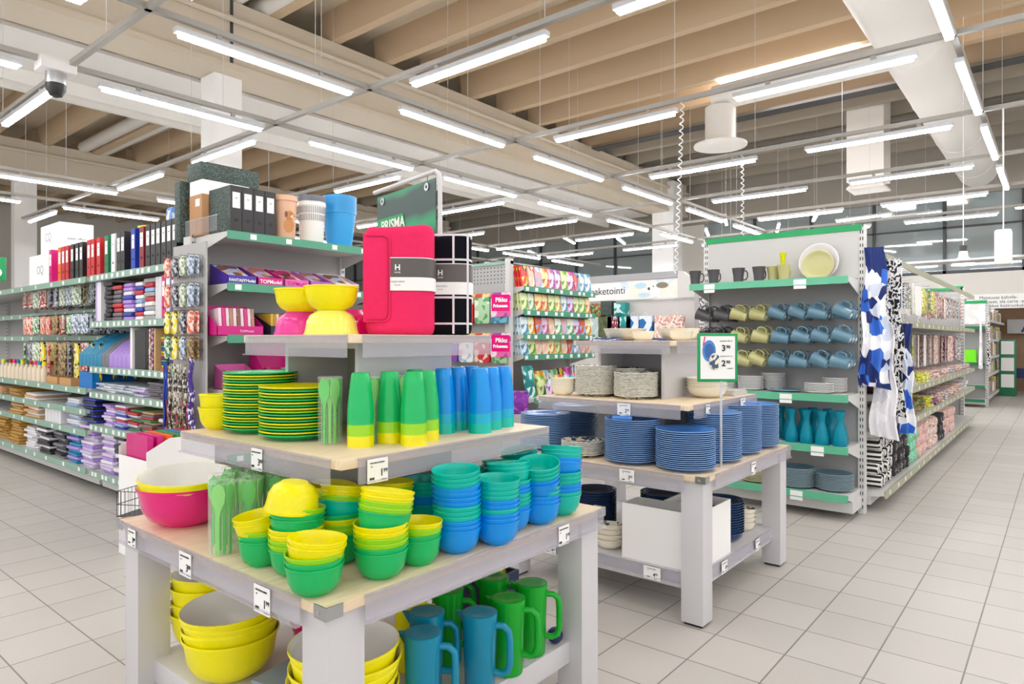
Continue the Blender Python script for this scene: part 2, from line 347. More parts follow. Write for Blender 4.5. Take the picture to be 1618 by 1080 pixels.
# hanging junction box and arm on the right
t = thing('speaker_box', 'white rounded box hanging on a cord in the far right aisle', 'speaker', None, (8.69, .49, 2.08))
ob(bx('b', -.075, -.075, 0, .075, .075, .37, WHITE, .03), 'body', t); ob(B().tube([(0, 0, .37), (0, 0, 1.64)], .007, WHITE, 6).mesh('cord'), 'cord', t)
t = thing('sign_arm', 'long grey overhead pole with a curved bracket above the far aisle', 'pole', B().tube([(0, 1.6, 0), (0, -4, 0)], .03, CHROME, 8).tube([(0, 1.1, 0), (0, .9, -.1), (0, .8, -.3), (0, .78, -.55)], .03, CHROME, 8).mesh('arm'), (10, 1.0, 2.28))
for i, (x, z) in enumerate(((14.0, 5.95), (16.5, 5.95))):
    t = thing('cable_tray', f'grey cable tray crossing under the far ceiling, {("nearer", "farther")[i]} of two', 'cable tray', B().box(-.16, -6, 0, .16, 8.9, .01, DARK).box(-.16, -6, .01, -.15, 8.9, .07, CHROME).box(.15, -6, .01, .16, 8.9, .07, CHROME).mesh('tray'), (x, 0, z), group='cable trays')
struct('ceiling_trim', bx('joint', 4.77, 9.085, 5.19, 4.81, 9.1, 6.1, DARK))

# ================================================================ display tables
def edge_rail(L, h=.062):
    """translucent price rail; runs along +x, hangs on the -y side, top at z=0"""
    b = B().box(0, -.004, -h, L, -.001, 0, RAILP).box(0, -.014, -h - .004, L, -.001, -h, RAILP).box(0, -.006, -.004, L, .004, .002, RAILP)
    return b.mesh('price_rail')
def board(h, th=.026):
    return B().box(-h, -h, -th, h, h, 0, WOOD).mesh('board', .004)
CNR = B().box(-.045, -.003, -.03, .003, 0, .002, CHROME).box(0, -.003, -.03, .003, .045, .002, CHROME).box(-.03, .008, -.018, -.022, -.005, -.01, GREYD).mesh('bracket')
def table(name_label, cx, cy, ztop):
    t = thing('display_table', name_label, 'display table', None, (cx, cy, 0))
    H = .6
    top = ob(board(H), 'tabletop', t, (0, 0, .685))
    for k in range(4):
        a = k * math.pi / 2
        Mx = Matrix.Rotation(a, 3, 'Z'); p = Mx @ Vector((H, -H, .685)); ob(CNR, 'corner_bracket', top, (p.x - 0, p.y - 0, 0), (0, 0, a))
    b = B()
    for s in (-1, 1):
        b.box(-.56, s * .555 - .012, .595, .56, s * .555 + .012, .659, GREY).box(s * .555 - .012, -.56, .595, s * .555 + .012, .56, .659, GREY)
    ob(b.mesh('apron'), 'apron', t)
    leg = bx('leg', -.053, -.053, .012, .053, .053, .66, GREY, .003)
    foot = bx('foot', -.042, -.042, 0, .042, .042, .012, BLACK)
    for sx in (-1, 1):
        for sy in (-1, 1):
            l = ob(leg, 'leg', t, (sx * .53, sy * .53, 0)); ob(foot, 'foot', l)
    ob(bx('lower', -.53, -.53, .14, .53, .53, .218, GREY, .003), 'lower_shelf', t)
    # risers: lower solid box, upper box with an open niche on the -X side
    q = .205
    ob(bx('riser', -q, -q, .685, q, q, .959, GREYD), 'lower_riser', t)
    z0, z1, th = .985, ztop - .026, .018
    b = B().box(-q, -q, z0, -q + .25, -q + th, z1 - th, GREY).box(-q, q - th, z0, -q + .25, q, z1 - th, GREY).box(-q, -q, z1 - th, q, q, z1, GREY)
    b.box(-q + .25, -q, z0, q, q, z1 - th, OLIVE if cx < 2 else GREYD, fm={2: GREY, 3: GREY})
    ob(b.mesh('riser'), 'upper_riser', t)
    ob(board(.455), 'tier_board', t, (0, 0, .985)); ob(board(.305), 'tier_board', t, (0, 0, ztop))
    def rails(hh, z, s):
        L = 2 * hh - s; me = edge_rail(L)
        for k in (0, 3):      # -Y and -X sides
            a = -k * math.pi / 2 if k == 0 else -math.pi / 2
            if k == 0: ob(me, 'price_rail', t, (-hh + s * .9, -hh - .001, z), (0, 0, 0))
            else: ob(me, 'price_rail', t, (-hh - .001, hh - .02, z), (0, 0, -math.pi / 2))
    rails(.6, .683, .12); rails(.455, .983, .06); rails(.305, ztop - .002, .04)
    if cx > 2:
        me = edge_rail(.9, .05)
        ob(me, 'price_rail', t, (-.45, -.532, .216)); ob(me, 'price_rail', t, (-.532, .45, .216), (0, 0, RY))
    return t
T1 = (1.51, 1.90, 1.315); T2 = (3.44, 1.83, 1.292)
table('grey display table with pale wooden tiers holding bright plastic bowls, nearest the camera', *T1)
table('grey display table with pale wooden tiers holding blue and patterned plates', *T2)
BAR = None
def tag(x, y, z, face, price, cents, where, w_=.062, h_=.06):
    global BAR
    o = thing('price_tag', f'white price tag reading {price}.{cents} {where}', 'price tag', bx('card', -w_ / 2, -.0012, -h_, w_ / 2, 0, 0, CARD), (x, y, z), (0, 0, RY if face == 'x' else 0), 'price tags on the display tables')
    k = h_ / .06
    letter(o, price, .026 * k, INK, .012 * k, -.045 * k, bold=.0001, name='price_figure'); letter(o, cents, .014 * k, INK, .024 * k, -.037 * k, name='price_figure')
    letter(o, 'MUOVILAUTANEN', .0055 * k, INK, -.002, -.012 * k); letter(o, 'kpl', .004 * k, INK, -.02 * k, -.02 * k); letter(o, '1,00 / kpl', .004 * k, INK, .018 * k, -.055 * k)
    if BAR is None:
        b = B(); r2 = random.Random(3)
        for i in range(14): b.box(i * .0011, -.0016, 0, i * .0011 + .0005 + .0004 * r2.random(), -.0012, .006, INK)
        BAR = b.mesh('barcode')
    ob(BAR, 'barcode', o, (-.026 * k, 0, -.052 * k), sc=(k, 1, k))
x0 = .91 - .008; y0 = 1.30 - .008
for y, p, c, wh, k in ((2.36, '3', '00', 'on the front table edge under the pink bowl', .8), (1.98, '3', '00', 'on the front table edge under the cutlery tubes', 1), (1.56, '1', '99', 'on the front table edge near its corner', 1)):
    tag(x0, y, .678, 'x', p, c, wh, .075 * k, .07 * k)
tag(1.84, y0, .678, 'y', '1', '99', 'on the right edge of the front table', .06, .065)
tag(1.055 - .008, 1.84, .978, 'x', '3', '00', 'under the green and yellow plates', .06, .065); tag(1.17, 1.445 - .008, .978, 'y', '1', '99', 'under the stacked tumblers', .07, .065)
tag(2.84 - .008, 1.62, .676, 'x', '3', '90', 'on the blue plate table edge', .08, .06); tag(3.42, 1.23 - .008, .676, 'y', '3', '90', 'on the right edge of the blue plate table', .06, .065)
tag(2.985 - .008, 1.72, .976, 'x', '2', '90', 'under the patterned side plates', .075, .06); tag(3.19, 1.375 - .008, .976, 'y', '2', '90', 'on the middle tier behind the sign pole', .05, .055); tag(3.66, 1.375 - .008, .976, 'y', '2', '90', 'on the middle tier under the napkins', .07, .055)
tag(2.908 - .012, 1.52, .214, 'x', '4', '90', 'on the low shelf under the white box', .09, .06); tag(3.2, 1.298 - .012, .214, 'y', '4', '90', 'on the low shelf right of the near leg', .07, .06); tag(3.66, 1.298 - .012, .214, 'y', '4', '90', 'on the low shelf near the far right leg', .06, .06)
tag(2.908 - .012, 2.12, .214, 'x', '4', '90', 'on the low shelf behind the front table leg', .07, .06)

# ---------------------------------------------------------------- bowls
def bowl_prof(r, h, b, t=.0022):
    return [(0, 0), (b, 0), (b * 1.02, .002), (b + (r - b) * .5, h * .17), (b + (r - b) * .77, h * .42), (r * .935, h * .75), (r * .972, h * .93), (r, h * .94), (r, h), (r - t, h), (r * .972 - t, h * .93), (r * .935 - t, h * .75), (b + (r - b) * .77 - t, h * .43), (b + (r - b) * .5 - t * .7, h * .2), (b, t + .002), (0, t + .001)]
BM = {}
def bowl_mesh(r, h, b, mo, mi=None, mrim=None):
    k = (r, h, b, mo.name, mi and mi.name)
    if k not in BM:
        ms = [mo] * 6 + [mrim or mo] * 3 + [mi or mo] * 6
        BM[k] = B().lathe(bowl_prof(r, h, b), ms, 40).mesh('bowl')
    return BM[k]
NAMES = {YEL: 'yellow', LIM: 'lime', GRN: 'green', TEA: 'teal', BLU: 'blue', AQU: 'bright blue'}
def bowl_stack(x, y, cols, where, z=.685, tilt=None, ang=9, az=0, sp=.0135, r=.071, h=.074, flip=0):
    """nested bowls; from number tilt upwards they lean together"""
    n = len(cols); q = Matrix.Rotation(R(ang), 3, Vector((math.cos(az), math.sin(az), 0))); up = q @ Vector((0, 0, 1)); p = Vector((x, y, z))
    for i, c in enumerate(cols):
        lean = tilt is not None and i >= tilt
        if i:
            p = p + (up if lean and i > tilt else Vector((0, 0, 1))) * sp
            if i == tilt: p.z += r * math.sin(R(ang)) * 1.0
        o = thing('bowl', f'{NAMES[c]} plastic bowl, {nth(i, n)} in {where}', 'bowl', bowl_mesh(r, h, .034, c), tuple(p), (0, 0, 0), 'stacked plastic bowls on the front table')
        if lean: o.rotation_mode = 'QUATERNION'; o.rotation_quaternion = q.to_quaternion()
    return p.z + sp
G, L_, Y, T, U = GRN, LIM, YEL, TEA, BLU
bowl_stack(.952, 1.408, [G, G, L_, Y, Y], 'the front stack by the table corner', tilt=3, ang=5, az=1.2)
bowl_stack(.985, 1.70, [G, G, L_, Y, Y], 'the low stack beside the cutlery tubes', tilt=3, ang=9, az=-2.2, r=.066)
zt = bowl_stack(1.0, 1.56, [G, L_, L_, Y, Y, G, G, L_], 'the stack capped by an upturned bowl', tilt=5, ang=5, az=2)
thing('bowl', 'yellow plastic bowl turned upside down on top of a stack', 'bowl', bowl_mesh(.071, .074, .034, YEL), (.995, 1.56, zt + .128), (R(180 + 5), R(4), 0), 'stacked plastic bowls on the front table')
bowl_stack(1.135, 1.555, [G, G, L_, L_, Y, G, T, L_, Y, Y], 'the stack behind the domed and the leaning stack', tilt=6, ang=11, az=1.9, r=.068)
bowl_stack(1.129, 1.373, [G, G, L_, L_, Y, Y, G, L_, L_, Y, Y], 'the tall leaning stack of greens and yellows', tilt=6, ang=11, az=1.6)
bowl_stack(1.262, 1.375, [G, G, L_, Y], 'the short stack left of the blue ones', tilt=2, ang=3, az=1.4, r=.063)
bowl_stack(1.22, 1.72, [G, G, L_, L_, G, L_, Y, Y], 'the back stack behind the domed stack', tilt=5, ang=6, az=.5)
bowl_stack(1.33, 1.575, [G, L_, G, L_, Y, L_, G, L_, Y], 'the back stack behind the short one', tilt=7, ang=4, az=2.2)
bowl_stack(1.10, 1.73, [G, G, L_, Y, L_, Y], 'the back stack beside the tubes', sp=.015, r=.064)
bowl_stack(1.403, 1.365, [U, U, U, T, T, T, U, U, U, U, T, T, T], 'the blue and teal stack nearest the camera', tilt=9, ang=4, az=-1.2)
bowl_stack(1.537, 1.327, [U, U, U, T, U, U, T, T, T, T], 'the second blue and teal stack from the left', r=.07, tilt=9, ang=2)
bowl_stack(1.668, 1.385, [U, U, T, T, T, U, U, T, T, T, T], 'the third blue and teal stack from the left', tilt=8, ang=7, az=2.8)
bowl_stack(1.797, 1.362, [U, U, U, T, T, U, U, T, T, T], 'the blue stack with a strongly leaning top', tilt=5, ang=13, az=-1.0)
bowl_stack(1.938, 1.375, [T, T, U, U, T, T, T, U, U, T, T, T], 'the rightmost blue and teal stack', tilt=7, ang=11, az=2.0, r=.074)
bowl_stack(1.47, 1.575, [U, T, T, U, U, T, T, T], 'the teal stack in the shade before the riser', sp=.014)
bowl_stack(1.62, 1.54, [U, T, T, U, T, U, T, T, T], 'the middle teal stack in the shade', sp=.014)
bowl_stack(1.785, 1.52, [U, U, T, U, T, U, U, T, T], 'the right teal stack in the shade', tilt=7, ang=5, az=2)
bowl_stack(1.95, 1.56, [T, T, U, T, U, U, T, T, T, T], 'the back stack at the right end', tilt=8, ang=10, az=-2)
# big pink bowl with a yellow and white one nested in it
tl = Matrix.Rotation(R(5), 4, Vector((1, -.6, 0)))
def big(x, y, z, r, h, mo, mi, mr, label, group=None, a=0, az=0):
    o = thing('serving_bowl', label, 'bowl', bowl_mesh(r, h, r * .5, mo, mi, mr), (x, y, z), (0, 0, 0), group)
    if a: o.rotation_mode = 'QUATERNION'; o.rotation_quaternion = Matrix.Rotation(R(a), 4, Vector((math.cos(az), math.sin(az), 0))).to_quaternion()
    return o
PBIG = mat('hot pink gloss', '#ec0a7e', rough=.18, coat=.4)
big(1.045, 2.29, .685, .150, .130, PBIG, PWHT, PBIG, 'big glossy pink bowl on the left corner of the front table')
big(1.045, 2.29, .719, .147, .130, PYEL, PWHT, PYEL, 'big bowl with yellow rim and white inside, nested in the pink one', a=5, az=-.42)
for i in range(2): thing('bowl', f'plain yellow bowl, {("lower", "upper")[i]} of the pair left of the green plates', 'bowl', bowl_mesh(.07, .078, .034, YEL), (1.166, 2.30, .985 + i * .044), (0, R(3 * i), 0), 'pair of yellow bowls')
MB_ = bowl_mesh(.088, .078, .045, MGT); YB = bowl_mesh(.088, .078, .045, YEL); YM = bowl_mesh(.088, .078, .045, PYEL)
YBR = mat('glossy light yellow', '#fdf36a', rough=.15)
thing('bowl', 'magenta bowl turned upside down on the top tier', 'bowl', MB_, (1.31, 2.02, 1.315 + .078), (math.pi, 0, 0))
thing('bowl', 'yellow bowl standing on the upturned magenta bowl', 'bowl', YB, (1.31, 2.02, 1.394))
thing('bowl', 'pale yellow bowl turned upside down on the top tier', 'bowl', bowl_mesh(.088, .078, .045, YBR), (1.305, 1.835, 1.393), (math.pi, 0, 0))
thing('bowl', 'yellow bowl standing on the upturned pale yellow bowl', 'bowl', YB, (1.305, 1.835, 1.394))
thing('bowl', 'pink bowl turned upside down behind the yellow ones, left of the blanket', 'bowl', bowl_mesh(.1, .09, .05, PBIG), (1.50, 1.96, 1.405), (math.pi, 0, 0))
# lower shelf of the front table
for i in range(4): big(1.10, 2.09, .219 + i * .027, .149, .14, PYEL, PWHT, PYEL, f'big yellow bowl with white inside, {nth(i, 4)} in the stack under the left edge', 'big yellow bowls under the front table', a=(i % 2) * 3, az=2 + i)
for i in range(5): big(1.13, 1.53, .219 + i * .028, .15, .14, PYEL, PWHT, PYEL, f'big yellow bowl with white inside, {nth(i, 5)} in the stack beside the blue pitchers', 'big yellow bowls under the front table', a=(i % 2) * 3, az=4 + i)
for i in range(5): big(1.16, 2.36, .219 + i * .03, .13, .13, PYEL, PWHT, PYEL, f'big yellow bowl, {nth(i, 5)} in the rear stack beside the far left leg', 'big yellow bowls under the front table', a=(i % 3) * 3, az=2)
big(1.40, 1.98, .219, .135, .13, PBIG, PWHT, PBIG, 'dark pink bowl on the low shelf under the front table')
lid = mat('slate blue plastic', '#8494a6', rough=.4)
t = thing('food_box', 'slate blue lidded food box on the low shelf in front of the pink bowl', 'food box', bx('box', -.1, -.08, 0, .1, .08, .05, lid, .015), (1.17, 1.82, .219), (0, 0, .2)); ob(bx('lid', -.105, -.085, .05, .105, .085, .062, lid, .005), 'lid', t)
# ---------------------------------------------------------------- pitchers
def pitcher(m, x, y, rz, label, sc=1):
    b = B().lathe([(0, 0), (.043, 0), (.046, .004), (.053, .215), (.054, .235), (.051, .235), (.05, .21), (.043, .006), (0, .005)], m, 32)
    t = thing('pitcher', label, 'pitcher', b.mesh('pitcher_body'), (x, y, .219), (0, 0, rz), 'plastic pitchers under the front table')
    sp = B().add([(-.05, -.02, .236), (-.05, .02, .236), (-.078, 0, .243), (-.05, 0, .195)], [(0, 2, 1), (0, 3, 2), (1, 2, 3), (0, 1, 3)], m)
    ob(sp.mesh('spout'), 'spout', t)
    h = B().tube([(.05, 0, .205), (.075, 0, .205), (.092, 0, .19), (.095, 0, .16), (.095, 0, .09), (.088, 0, .068), (.07, 0, .058), (.046, 0, .062)], .0105, m, 10)
    ob(h.mesh('handle'), 'handle', t)
    ob(B().lathe([(0, .236), (.03, .24), (.05, .243), (.0545, .241), (.0545, .231), (0, .231)], m, 32).mesh('lid'), 'lid', t)
A0 = -1.0
pitcher(PBLU, 1.53, 1.39, A0 - .1, 'blue plastic pitcher, front and centre on the low shelf')
pitcher(PBLU, 1.32, 1.42, A0, 'blue plastic pitcher beside the big yellow bowls')
pitcher(PBLU, 1.43, 1.52, A0 + .1, 'blue plastic pitcher behind the other two blue ones')
pitcher(DGRN, 1.675, 1.395, A0 - .05, 'green plastic pitcher right of the front blue one')
pitcher(DGRN, 1.83, 1.42, A0, 'green plastic pitcher at the right end of the low shelf')
pitcher(DGRN, 1.79, 1.56, A0 + .2, 'green plastic pitcher behind the right pair')
pitcher(DGRN, 1.60, 1.60, A0, 'green plastic pitcher in the shade behind the blue ones')
pitcher(DGRN, 1.70, 1.70, A0, 'green plastic pitcher deepest in the shade')
pitcher(PYEL, 1.49, 1.66, A0, 'yellow plastic pitcher behind the blue ones')
NV = mat('navy box', '#1b2c57', rough=.5)
t = thing('storage_crate', 'navy crate behind the green pitchers', 'crate', None, (1.93, 1.74, .219))
b = B().box(-.09, -.11, 0, .09, .11, .012, NV).box(-.09, -.11, .012, -.08, .11, .19, NV).box(.08, -.11, .012, .09, .11, .19, NV).box(-.08, -.11, .012, .08, -.1, .19, NV).box(-.08, .1, .012, .08, .11, .19, NV)
ob(b.mesh('crate'), 'crate_body', t)
for i in range(6):
    o = thing('plastic_tube', f'yellow plastic tube with dark band, {ORD[i]} of the bundle leaning in the navy crate', 'tube', B().tube([(0, 0, 0), (0, 0, .3)], .013, PYEL, 10).mesh('tube'), (1.87 + .018 * (i % 3), 1.68 + .03 * (i // 3), .24), (R(-6), R(28 + 4 * (i % 3)), 0), 'yellow tubes in the navy crate')
    ob(B().tube([(0, 0, .2), (0, 0, .22)], .0137, BLACK, 10).mesh('band'), 'dark_band', o)
thing('toy_ball', 'small dark blue ball at the right end of the low shelf', 'ball', B().lathe([(.028 * math.sin(k * math.pi / 10), -.028 * math.cos(k * math.pi / 10)) for k in range(11)], NV, 20).mesh('ball'), (1.94, 1.40, .247))
# ---------------------------------------------------------------- cutlery tubes
def fork(m, spoon):
    b = B(); hd = [(-.0035, 0), (.0035, 0), (.004, .11), (.008, .13), (.017, .15), (.019, .175)]
    if spoon: poly = hd + [(.014, .195), (0, .203), (-.014, .195)] + [(-x, y) for x, y in reversed(hd[2:])]
    else:
        pr = [(.018, .2), (.013, .2), (.012, .168), (.009, .168), (.008, .2), (.003, .2), (.002, .168), (-.002, .168), (-.003, .2), (-.008, .2), (-.009, .168), (-.012, .168), (-.013, .2), (-.018, .2)]
        poly = hd[:5] + pr + [(-x, y) for x, y in reversed(hd[2:5])]
    return b.prism(poly, 0, .002, m, Matrix.Rotation(R(90), 4, 'X')).mesh('cutlery')
LGR = plastic('cutlery green', '#3fd83f'); LGR2 = plastic('cutlery light green', '#86ea62')
FK = [fork(LGR, 0), fork(LGR, 1), fork(LGR2, 0), fork(LGR2, 1)]
SLV = B().lathe([(.0375, 0), (.0375, .205), (.036, .21)], CLEAR, 28).mesh('sleeve')
LIDM = B().lathe([(0, .209), (.037, .209), (.039, .207), (.039, .203), (.0378, .203)], CLEAR, 28).mesh('cap')
def ctube(x, y, z, where, s=1):
    t = thing('cutlery_tube', f'clear tube of green plastic forks and spoons {where}', 'cutlery set', None, (x, y, z), (0, 0, rnd.random() * 6), 'tubes of green cutlery', sc=(s, s, s))
    ob(SLV, 'clear_sleeve', t); ob(LIDM, 'cap', t)
    for k in range(10):
        a = k * .628; rr = .0265 if k % 2 else .017
        ob(FK[k % 4], 'spoon' if k % 4 in (1, 3) else 'fork', t, (rr * math.cos(a), rr * math.sin(a), .002), (0, 0, a + math.pi / 2 + .2))
for x, y, w_ in ((.955, 1.866, 'leftmost of the front pair'), (1.035, 1.855, 'right of the front pair'), (1.0, 1.96, 'left one in the second row'), (1.09, 1.945, 'middle one in the second row'), (1.125, 1.85, 'right one in the second row'), (1.17, 1.95, 'beside the riser'), (1.08, 2.04, 'behind the second row on the left'), (1.17, 2.05, 'rearmost beside the riser')):
    ctube(x, y, .685, w_)
for x, y, w_ in ((1.215, 1.715, 'on the middle tier left of the tumblers'), (1.31, 1.645, 'on the middle tier between the green tumblers'), (1.405, 1.635, 'on the middle tier behind the green tumblers')):
    ctube(x, y, .985, w_, .97)
# ---------------------------------------------------------------- plates and tumblers
def plate_prof(r, h, b, t=.0035): return [(0, 0), (b, 0), (b * 1.03, .002), (r * .8, h * .42), (r - .002, h - .001), (r, h - .001), (r, h + .003), (r - .003, h + .003), (r * .8, h * .45 + t), (b, t + .001), (0, t + .001)]
PM = {}
WRIM = mat('white plate edge highlight', '#ffffff', rough=.3)
BLUER = mat('pale blue glaze edge highlight', '#7fa9de', rough=.25); PRIM = mat('cream edge highlight', '#f3efe2', rough=.3); STEELR = mat('steel edge highlight', '#9fb9c4', rough=.3); OLIVR_ = mat('olive edge highlight', '#d9d7ac', rough=.3)
def plate_mesh(r, h, b, mo, mt=None, mr=None):
    mr = {'blue glaze': BLUER, 'speckled rim print': PRIM, 'steel blue glaze': STEELR, 'olive glaze': OLIVR_, 'white glaze': WRIM}.get(mo.name, mr)  # rims lighter than the body: thinner glaze plus its highlight put into the colour
    k = (r, h, b, mo.name, mt and mt.name)
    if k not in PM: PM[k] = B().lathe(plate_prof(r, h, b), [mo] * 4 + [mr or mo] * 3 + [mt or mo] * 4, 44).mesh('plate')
    return PM[k]
def plates(x, y, z, n, sp, r, where, cols, names, group, name='dinner_plate', h=.018, b=None, top=None, jit=.0015, kind='plate'):
    for i in range(n):
        c = cols[i % len(cols)]; nmc = names[i % len(names)]
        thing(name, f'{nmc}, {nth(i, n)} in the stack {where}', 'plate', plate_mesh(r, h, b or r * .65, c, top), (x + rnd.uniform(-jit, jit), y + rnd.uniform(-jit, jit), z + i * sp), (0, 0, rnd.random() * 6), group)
cyc = [GRN, YEL, GRN, LIM, YEL]; cn = ['green plate', 'yellow plate', 'green plate', 'lime plate', 'yellow plate']
plates(1.229, 1.905, .985, 17, .0092, .122, 'of mixed plates nearest the tumblers', cyc, cn, 'green and yellow plastic plates', 'plastic_plate', jit=.001)
plates(1.235, 2.145, .985, 21, .0092, .122, 'of mixed plates on the left', cyc, cn, 'green and yellow plastic plates', 'plastic_plate', jit=.001)
plates(1.50, 2.225, .985, 21, .0092, .115, 'of mixed plates farthest back', cyc, cn, 'green and yellow plastic plates', 'plastic_plate', jit=.001)
def cup(m): return B().lathe([(0, .135), (.024, .135), (.027, .132), (.031, .1), (.0365, .05), (.039, .02), (.039, .003), (.0395, 0), (.037, 0), (.036, .02), (.034, .05), (.029, .1), (.024, .131), (0, .131)], m, 32).mesh('tumbler')
CUP = {m: cup(m) for m in (YEL, LIM, GRN, TEA, AQU, BLU)}
def cups(x, y, cols, where):
    for i, c in enumerate(cols):
        thing('tumbler', f'{NAMES[c]} plastic tumbler, {nth(i, len(cols))} in the inverted stack {where}', 'tumbler', CUP[c], (x, y, .985 + i * .0165), (0, 0, 0), 'stacked plastic tumblers')
gy = [YEL, YEL, LIM, LIM, GRN, GRN]; bt = [TEA, TEA, AQU, AQU, BLU, BLU]
for k, (x, y, w_) in enumerate(((1.243, 1.605, 'nearest the cutlery tube'), (1.345, 1.595, 'second of the green ones'), (1.362, 1.505, 'front one of the green ones'), (1.452, 1.545, 'beside the blue stacks'), (1.49, 1.64, 'rear one of the green ones'))): cups(x, y, gy, w_)
for k, (x, y, w_) in enumerate(((1.60, 1.62, 'leftmost of the blue ones'), (1.69, 1.64, 'second of the blue ones'), (1.685, 1.53, 'front one of the blue ones'), (1.775, 1.56, 'fourth of the blue ones'), (1.86, 1.575, 'rightmost of the blue ones'), (1.79, 1.67, 'behind the fourth blue one'))): cups(x, y, bt, w_)
thing('bowl', 'teal plastic bowl turned upside down on the middle tier behind the blue tumblers', 'bowl', bowl_mesh(.071, .074, .034, TEA), (1.85, 1.95, 1.16), (math.pi, 0, 0))
for i in range(6): thing('bowl', f'teal plastic bowl under the upturned one, {nth(i, 6)} in its stack', 'bowl', bowl_mesh(.071, .074, .034, TEA), (1.85, 1.95, .985 + i * .0175), (0, 0, 0), 'teal bowls on the middle tier')
# ---------------------------------------------------------------- rolled blankets on the top tier
def blanket(name, label, x, y, rz, a, b_, h, fab, label_dark, stripe=None):
    t = thing(name, label, 'blanket', None, (x, y, 1.316), (0, 0, rz))
    n = 56
    def ring(z, k=0, g=0):
        pts = []
        for i in range(n):
            th = 2 * math.pi * i / n; c, s = math.cos(th), math.sin(th); e = .55
            px = (a + g) * math.copysign(abs(c) ** e, c); py = (b_ + g) * math.copysign(abs(s) ** e, s)
            pts.append((px, py, z + (.006 * math.cos(2 * th + 1) * k)))
        return pts
    zs = [0, .006, .02] + [h * k / 24 for k in range(2, 23)] + [h - .016, h - .005, h]
    gs = [-.012, -.004, 0] + [0] * 21 + [0, -.006, -.018]
    vs = []; fs = []; ms = []
    for z, g in zip(zs, gs): vs += ring(z, z / h, g)
    for k in range(len(zs) - 1):
        for i in range(n):
            j = (i + 1) % n; fs.append((k * n + i, k * n + j, (k + 1) * n + j, (k + 1) * n + i))
            ms.append(fab)
    vs += [(0, 0, h + .002)]; c0 = len(vs) - 1; o_ = (len(zs) - 1) * n
    for i in range(n): fs.append((o_ + i, o_ + (i + 1) % n, c0)); ms.append(fab)
    ob(B().add(vs, fs, ms).mesh('roll', ang=60), 'fleece_roll', t)
    def band(z0, z1, m, g):
        v = ring(z0, 0, g) + ring(z1, 0, g) + ring(z1, 0, g - .002) + ring(z0, 0, g - .002); f = []
        for q in range(4):
            for i in range(n):
                j = (i + 1) % n; f.append((q * n + i, q * n + j, ((q + 1) % 4) * n + j, ((q + 1) % 4) * n + i))
        return B().add(v, f, m).mesh('band', ang=60)
    if stripe:
        for z in (.035, .125, .255, .34): ob(band(z, z + .007, stripe, .0015), 'white_stripe', t)
        st = B().box(-.0035, -b_ - .0025, .004, .0035, -b_ + .001, h - .004, stripe).mesh('stripe')
        for xx in (-.035, .045, a * .93): ob(st, 'white_stripe', t, (xx, .0 if xx < a * .9 else .012, 0))
    z0 = h * .40
    s = ob(band(z0 + .041, z0 + .105, label_dark, .004), 'paper_sleeve', t); s['label'] = 'dark paper sleeve with a white crest'
    ob(band(z0, z0 + .043, CARD, .0045), 'paper_sleeve', t)
    ob(band(z0 + .1045, z0 + .107, CARD, .0045), 'paper_sleeve', t)
    letter(s, 'H', .026, CARD, 0, z0 + .066, -b_ - .0045, bold=.0006); letter(s, 'HOME', .007, CARD, 0, z0 + .056, -b_ - .0045)
    letter(s, 'TORKKUPEITE', .0075, GREYD, 0, z0 + .026, -b_ - .005); letter(s, 'Fleecefilt', .0055, GREYD, 0, z0 + .016, -b_ - .005)
    return t
FLEECE = mat('raspberry fleece', '#ee3468', rough=.95, spec=.1, bump=.6, bscale=500, noise=.05, nscale=60)
SLV_D = mat('taupe paper', '#5b5552', rough=.45)
VA = R(39.5 - 90) 
t = blanket('rolled_blanket', 'raspberry red fleece blanket roll with paper sleeve on the top tier', 1.492, 1.712, VA + .03, .111, .075, .355, FLEECE, SLV_D)
# flap of the roll, a raised rounded panel
pts = [(-.111, .325), (-.04, .325), (-.028, .32), (-.022, .308), (-.022, .06), (-.028, .046), (-.04, .04), (-.111, .04)]
fl = B().prism(pts, 0, .005, FLEECE, Matrix.Translation((0, -.0745, 0)) @ Matrix.Rotation(R(90), 4, 'X')); ob(fl.mesh('flap', .002), 'folded_flap', t)
ob(B().tube([(-.1, -.081, .317), (-.045, -.081, .317), (-.033, -.081, .31), (-.03, -.081, .3), (-.03, -.081, .066), (-.035, -.081, .053), (-.045, -.081, .048), (-.1, -.081, .048)], .0022, mat('raspberry thread', '#c41446', rough=.8), 5).mesh('stitch'), 'stitching', t)
BFL = mat('black fleece', '#14161d', rough=.95, spec=.1, bump=.4, bscale=500)
blanket('rolled_blanket', 'black fleece blanket roll with white grid lines behind the red one', 1.668, 1.69, VA - .05, .10, .06, .345, BFL, SLV_D, mat('white yarn', '#e8e4ea', rough=.9))
# banner stand
t = thing('banner_stand', 'grey bent pole holding a green banner above the top tier', 'banner stand', None, (1.79, 1.83, 1.316))
POLE = mat('grey pole', '#cfd0d3', rough=.35)
d = Vector((.2, .98, 0))
p0 = Vector((0, 0, 0)); hh = .63
pts = [p0, p0 + Vector((0, 0, hh - .04)), p0 + Vector((0, 0, hh - .015)) + d * .006, p0 + Vector((0, 0, hh)) + d * .03, p0 + Vector((0, 0, hh)) + d * .53]
ob(B().tube(pts, .009, POLE, 12).mesh('pole'), 'pole', t); ob(bx('base', -.06, -.04, 0, .04, .1, .006, POLE, .002), 'base_plate', t)
bn = thing('hanging_banner', 'glossy dark green banner reading PRISMA hanging from the bent pole', 'banner', None, (1.79 + .2 * .03, 1.83 + .98 * .03, 1.48), (0, 0, math.atan2(-.98, -.2)))
BAN = bpy.data.materials.new('green satin print'); BAN.use_nodes = True; nt = BAN.node_tree; p = nt.nodes['Principled BSDF']; tc = nt.nodes.new('ShaderNodeTexCoord'); wv = nt.nodes.new('ShaderNodeTexWave')
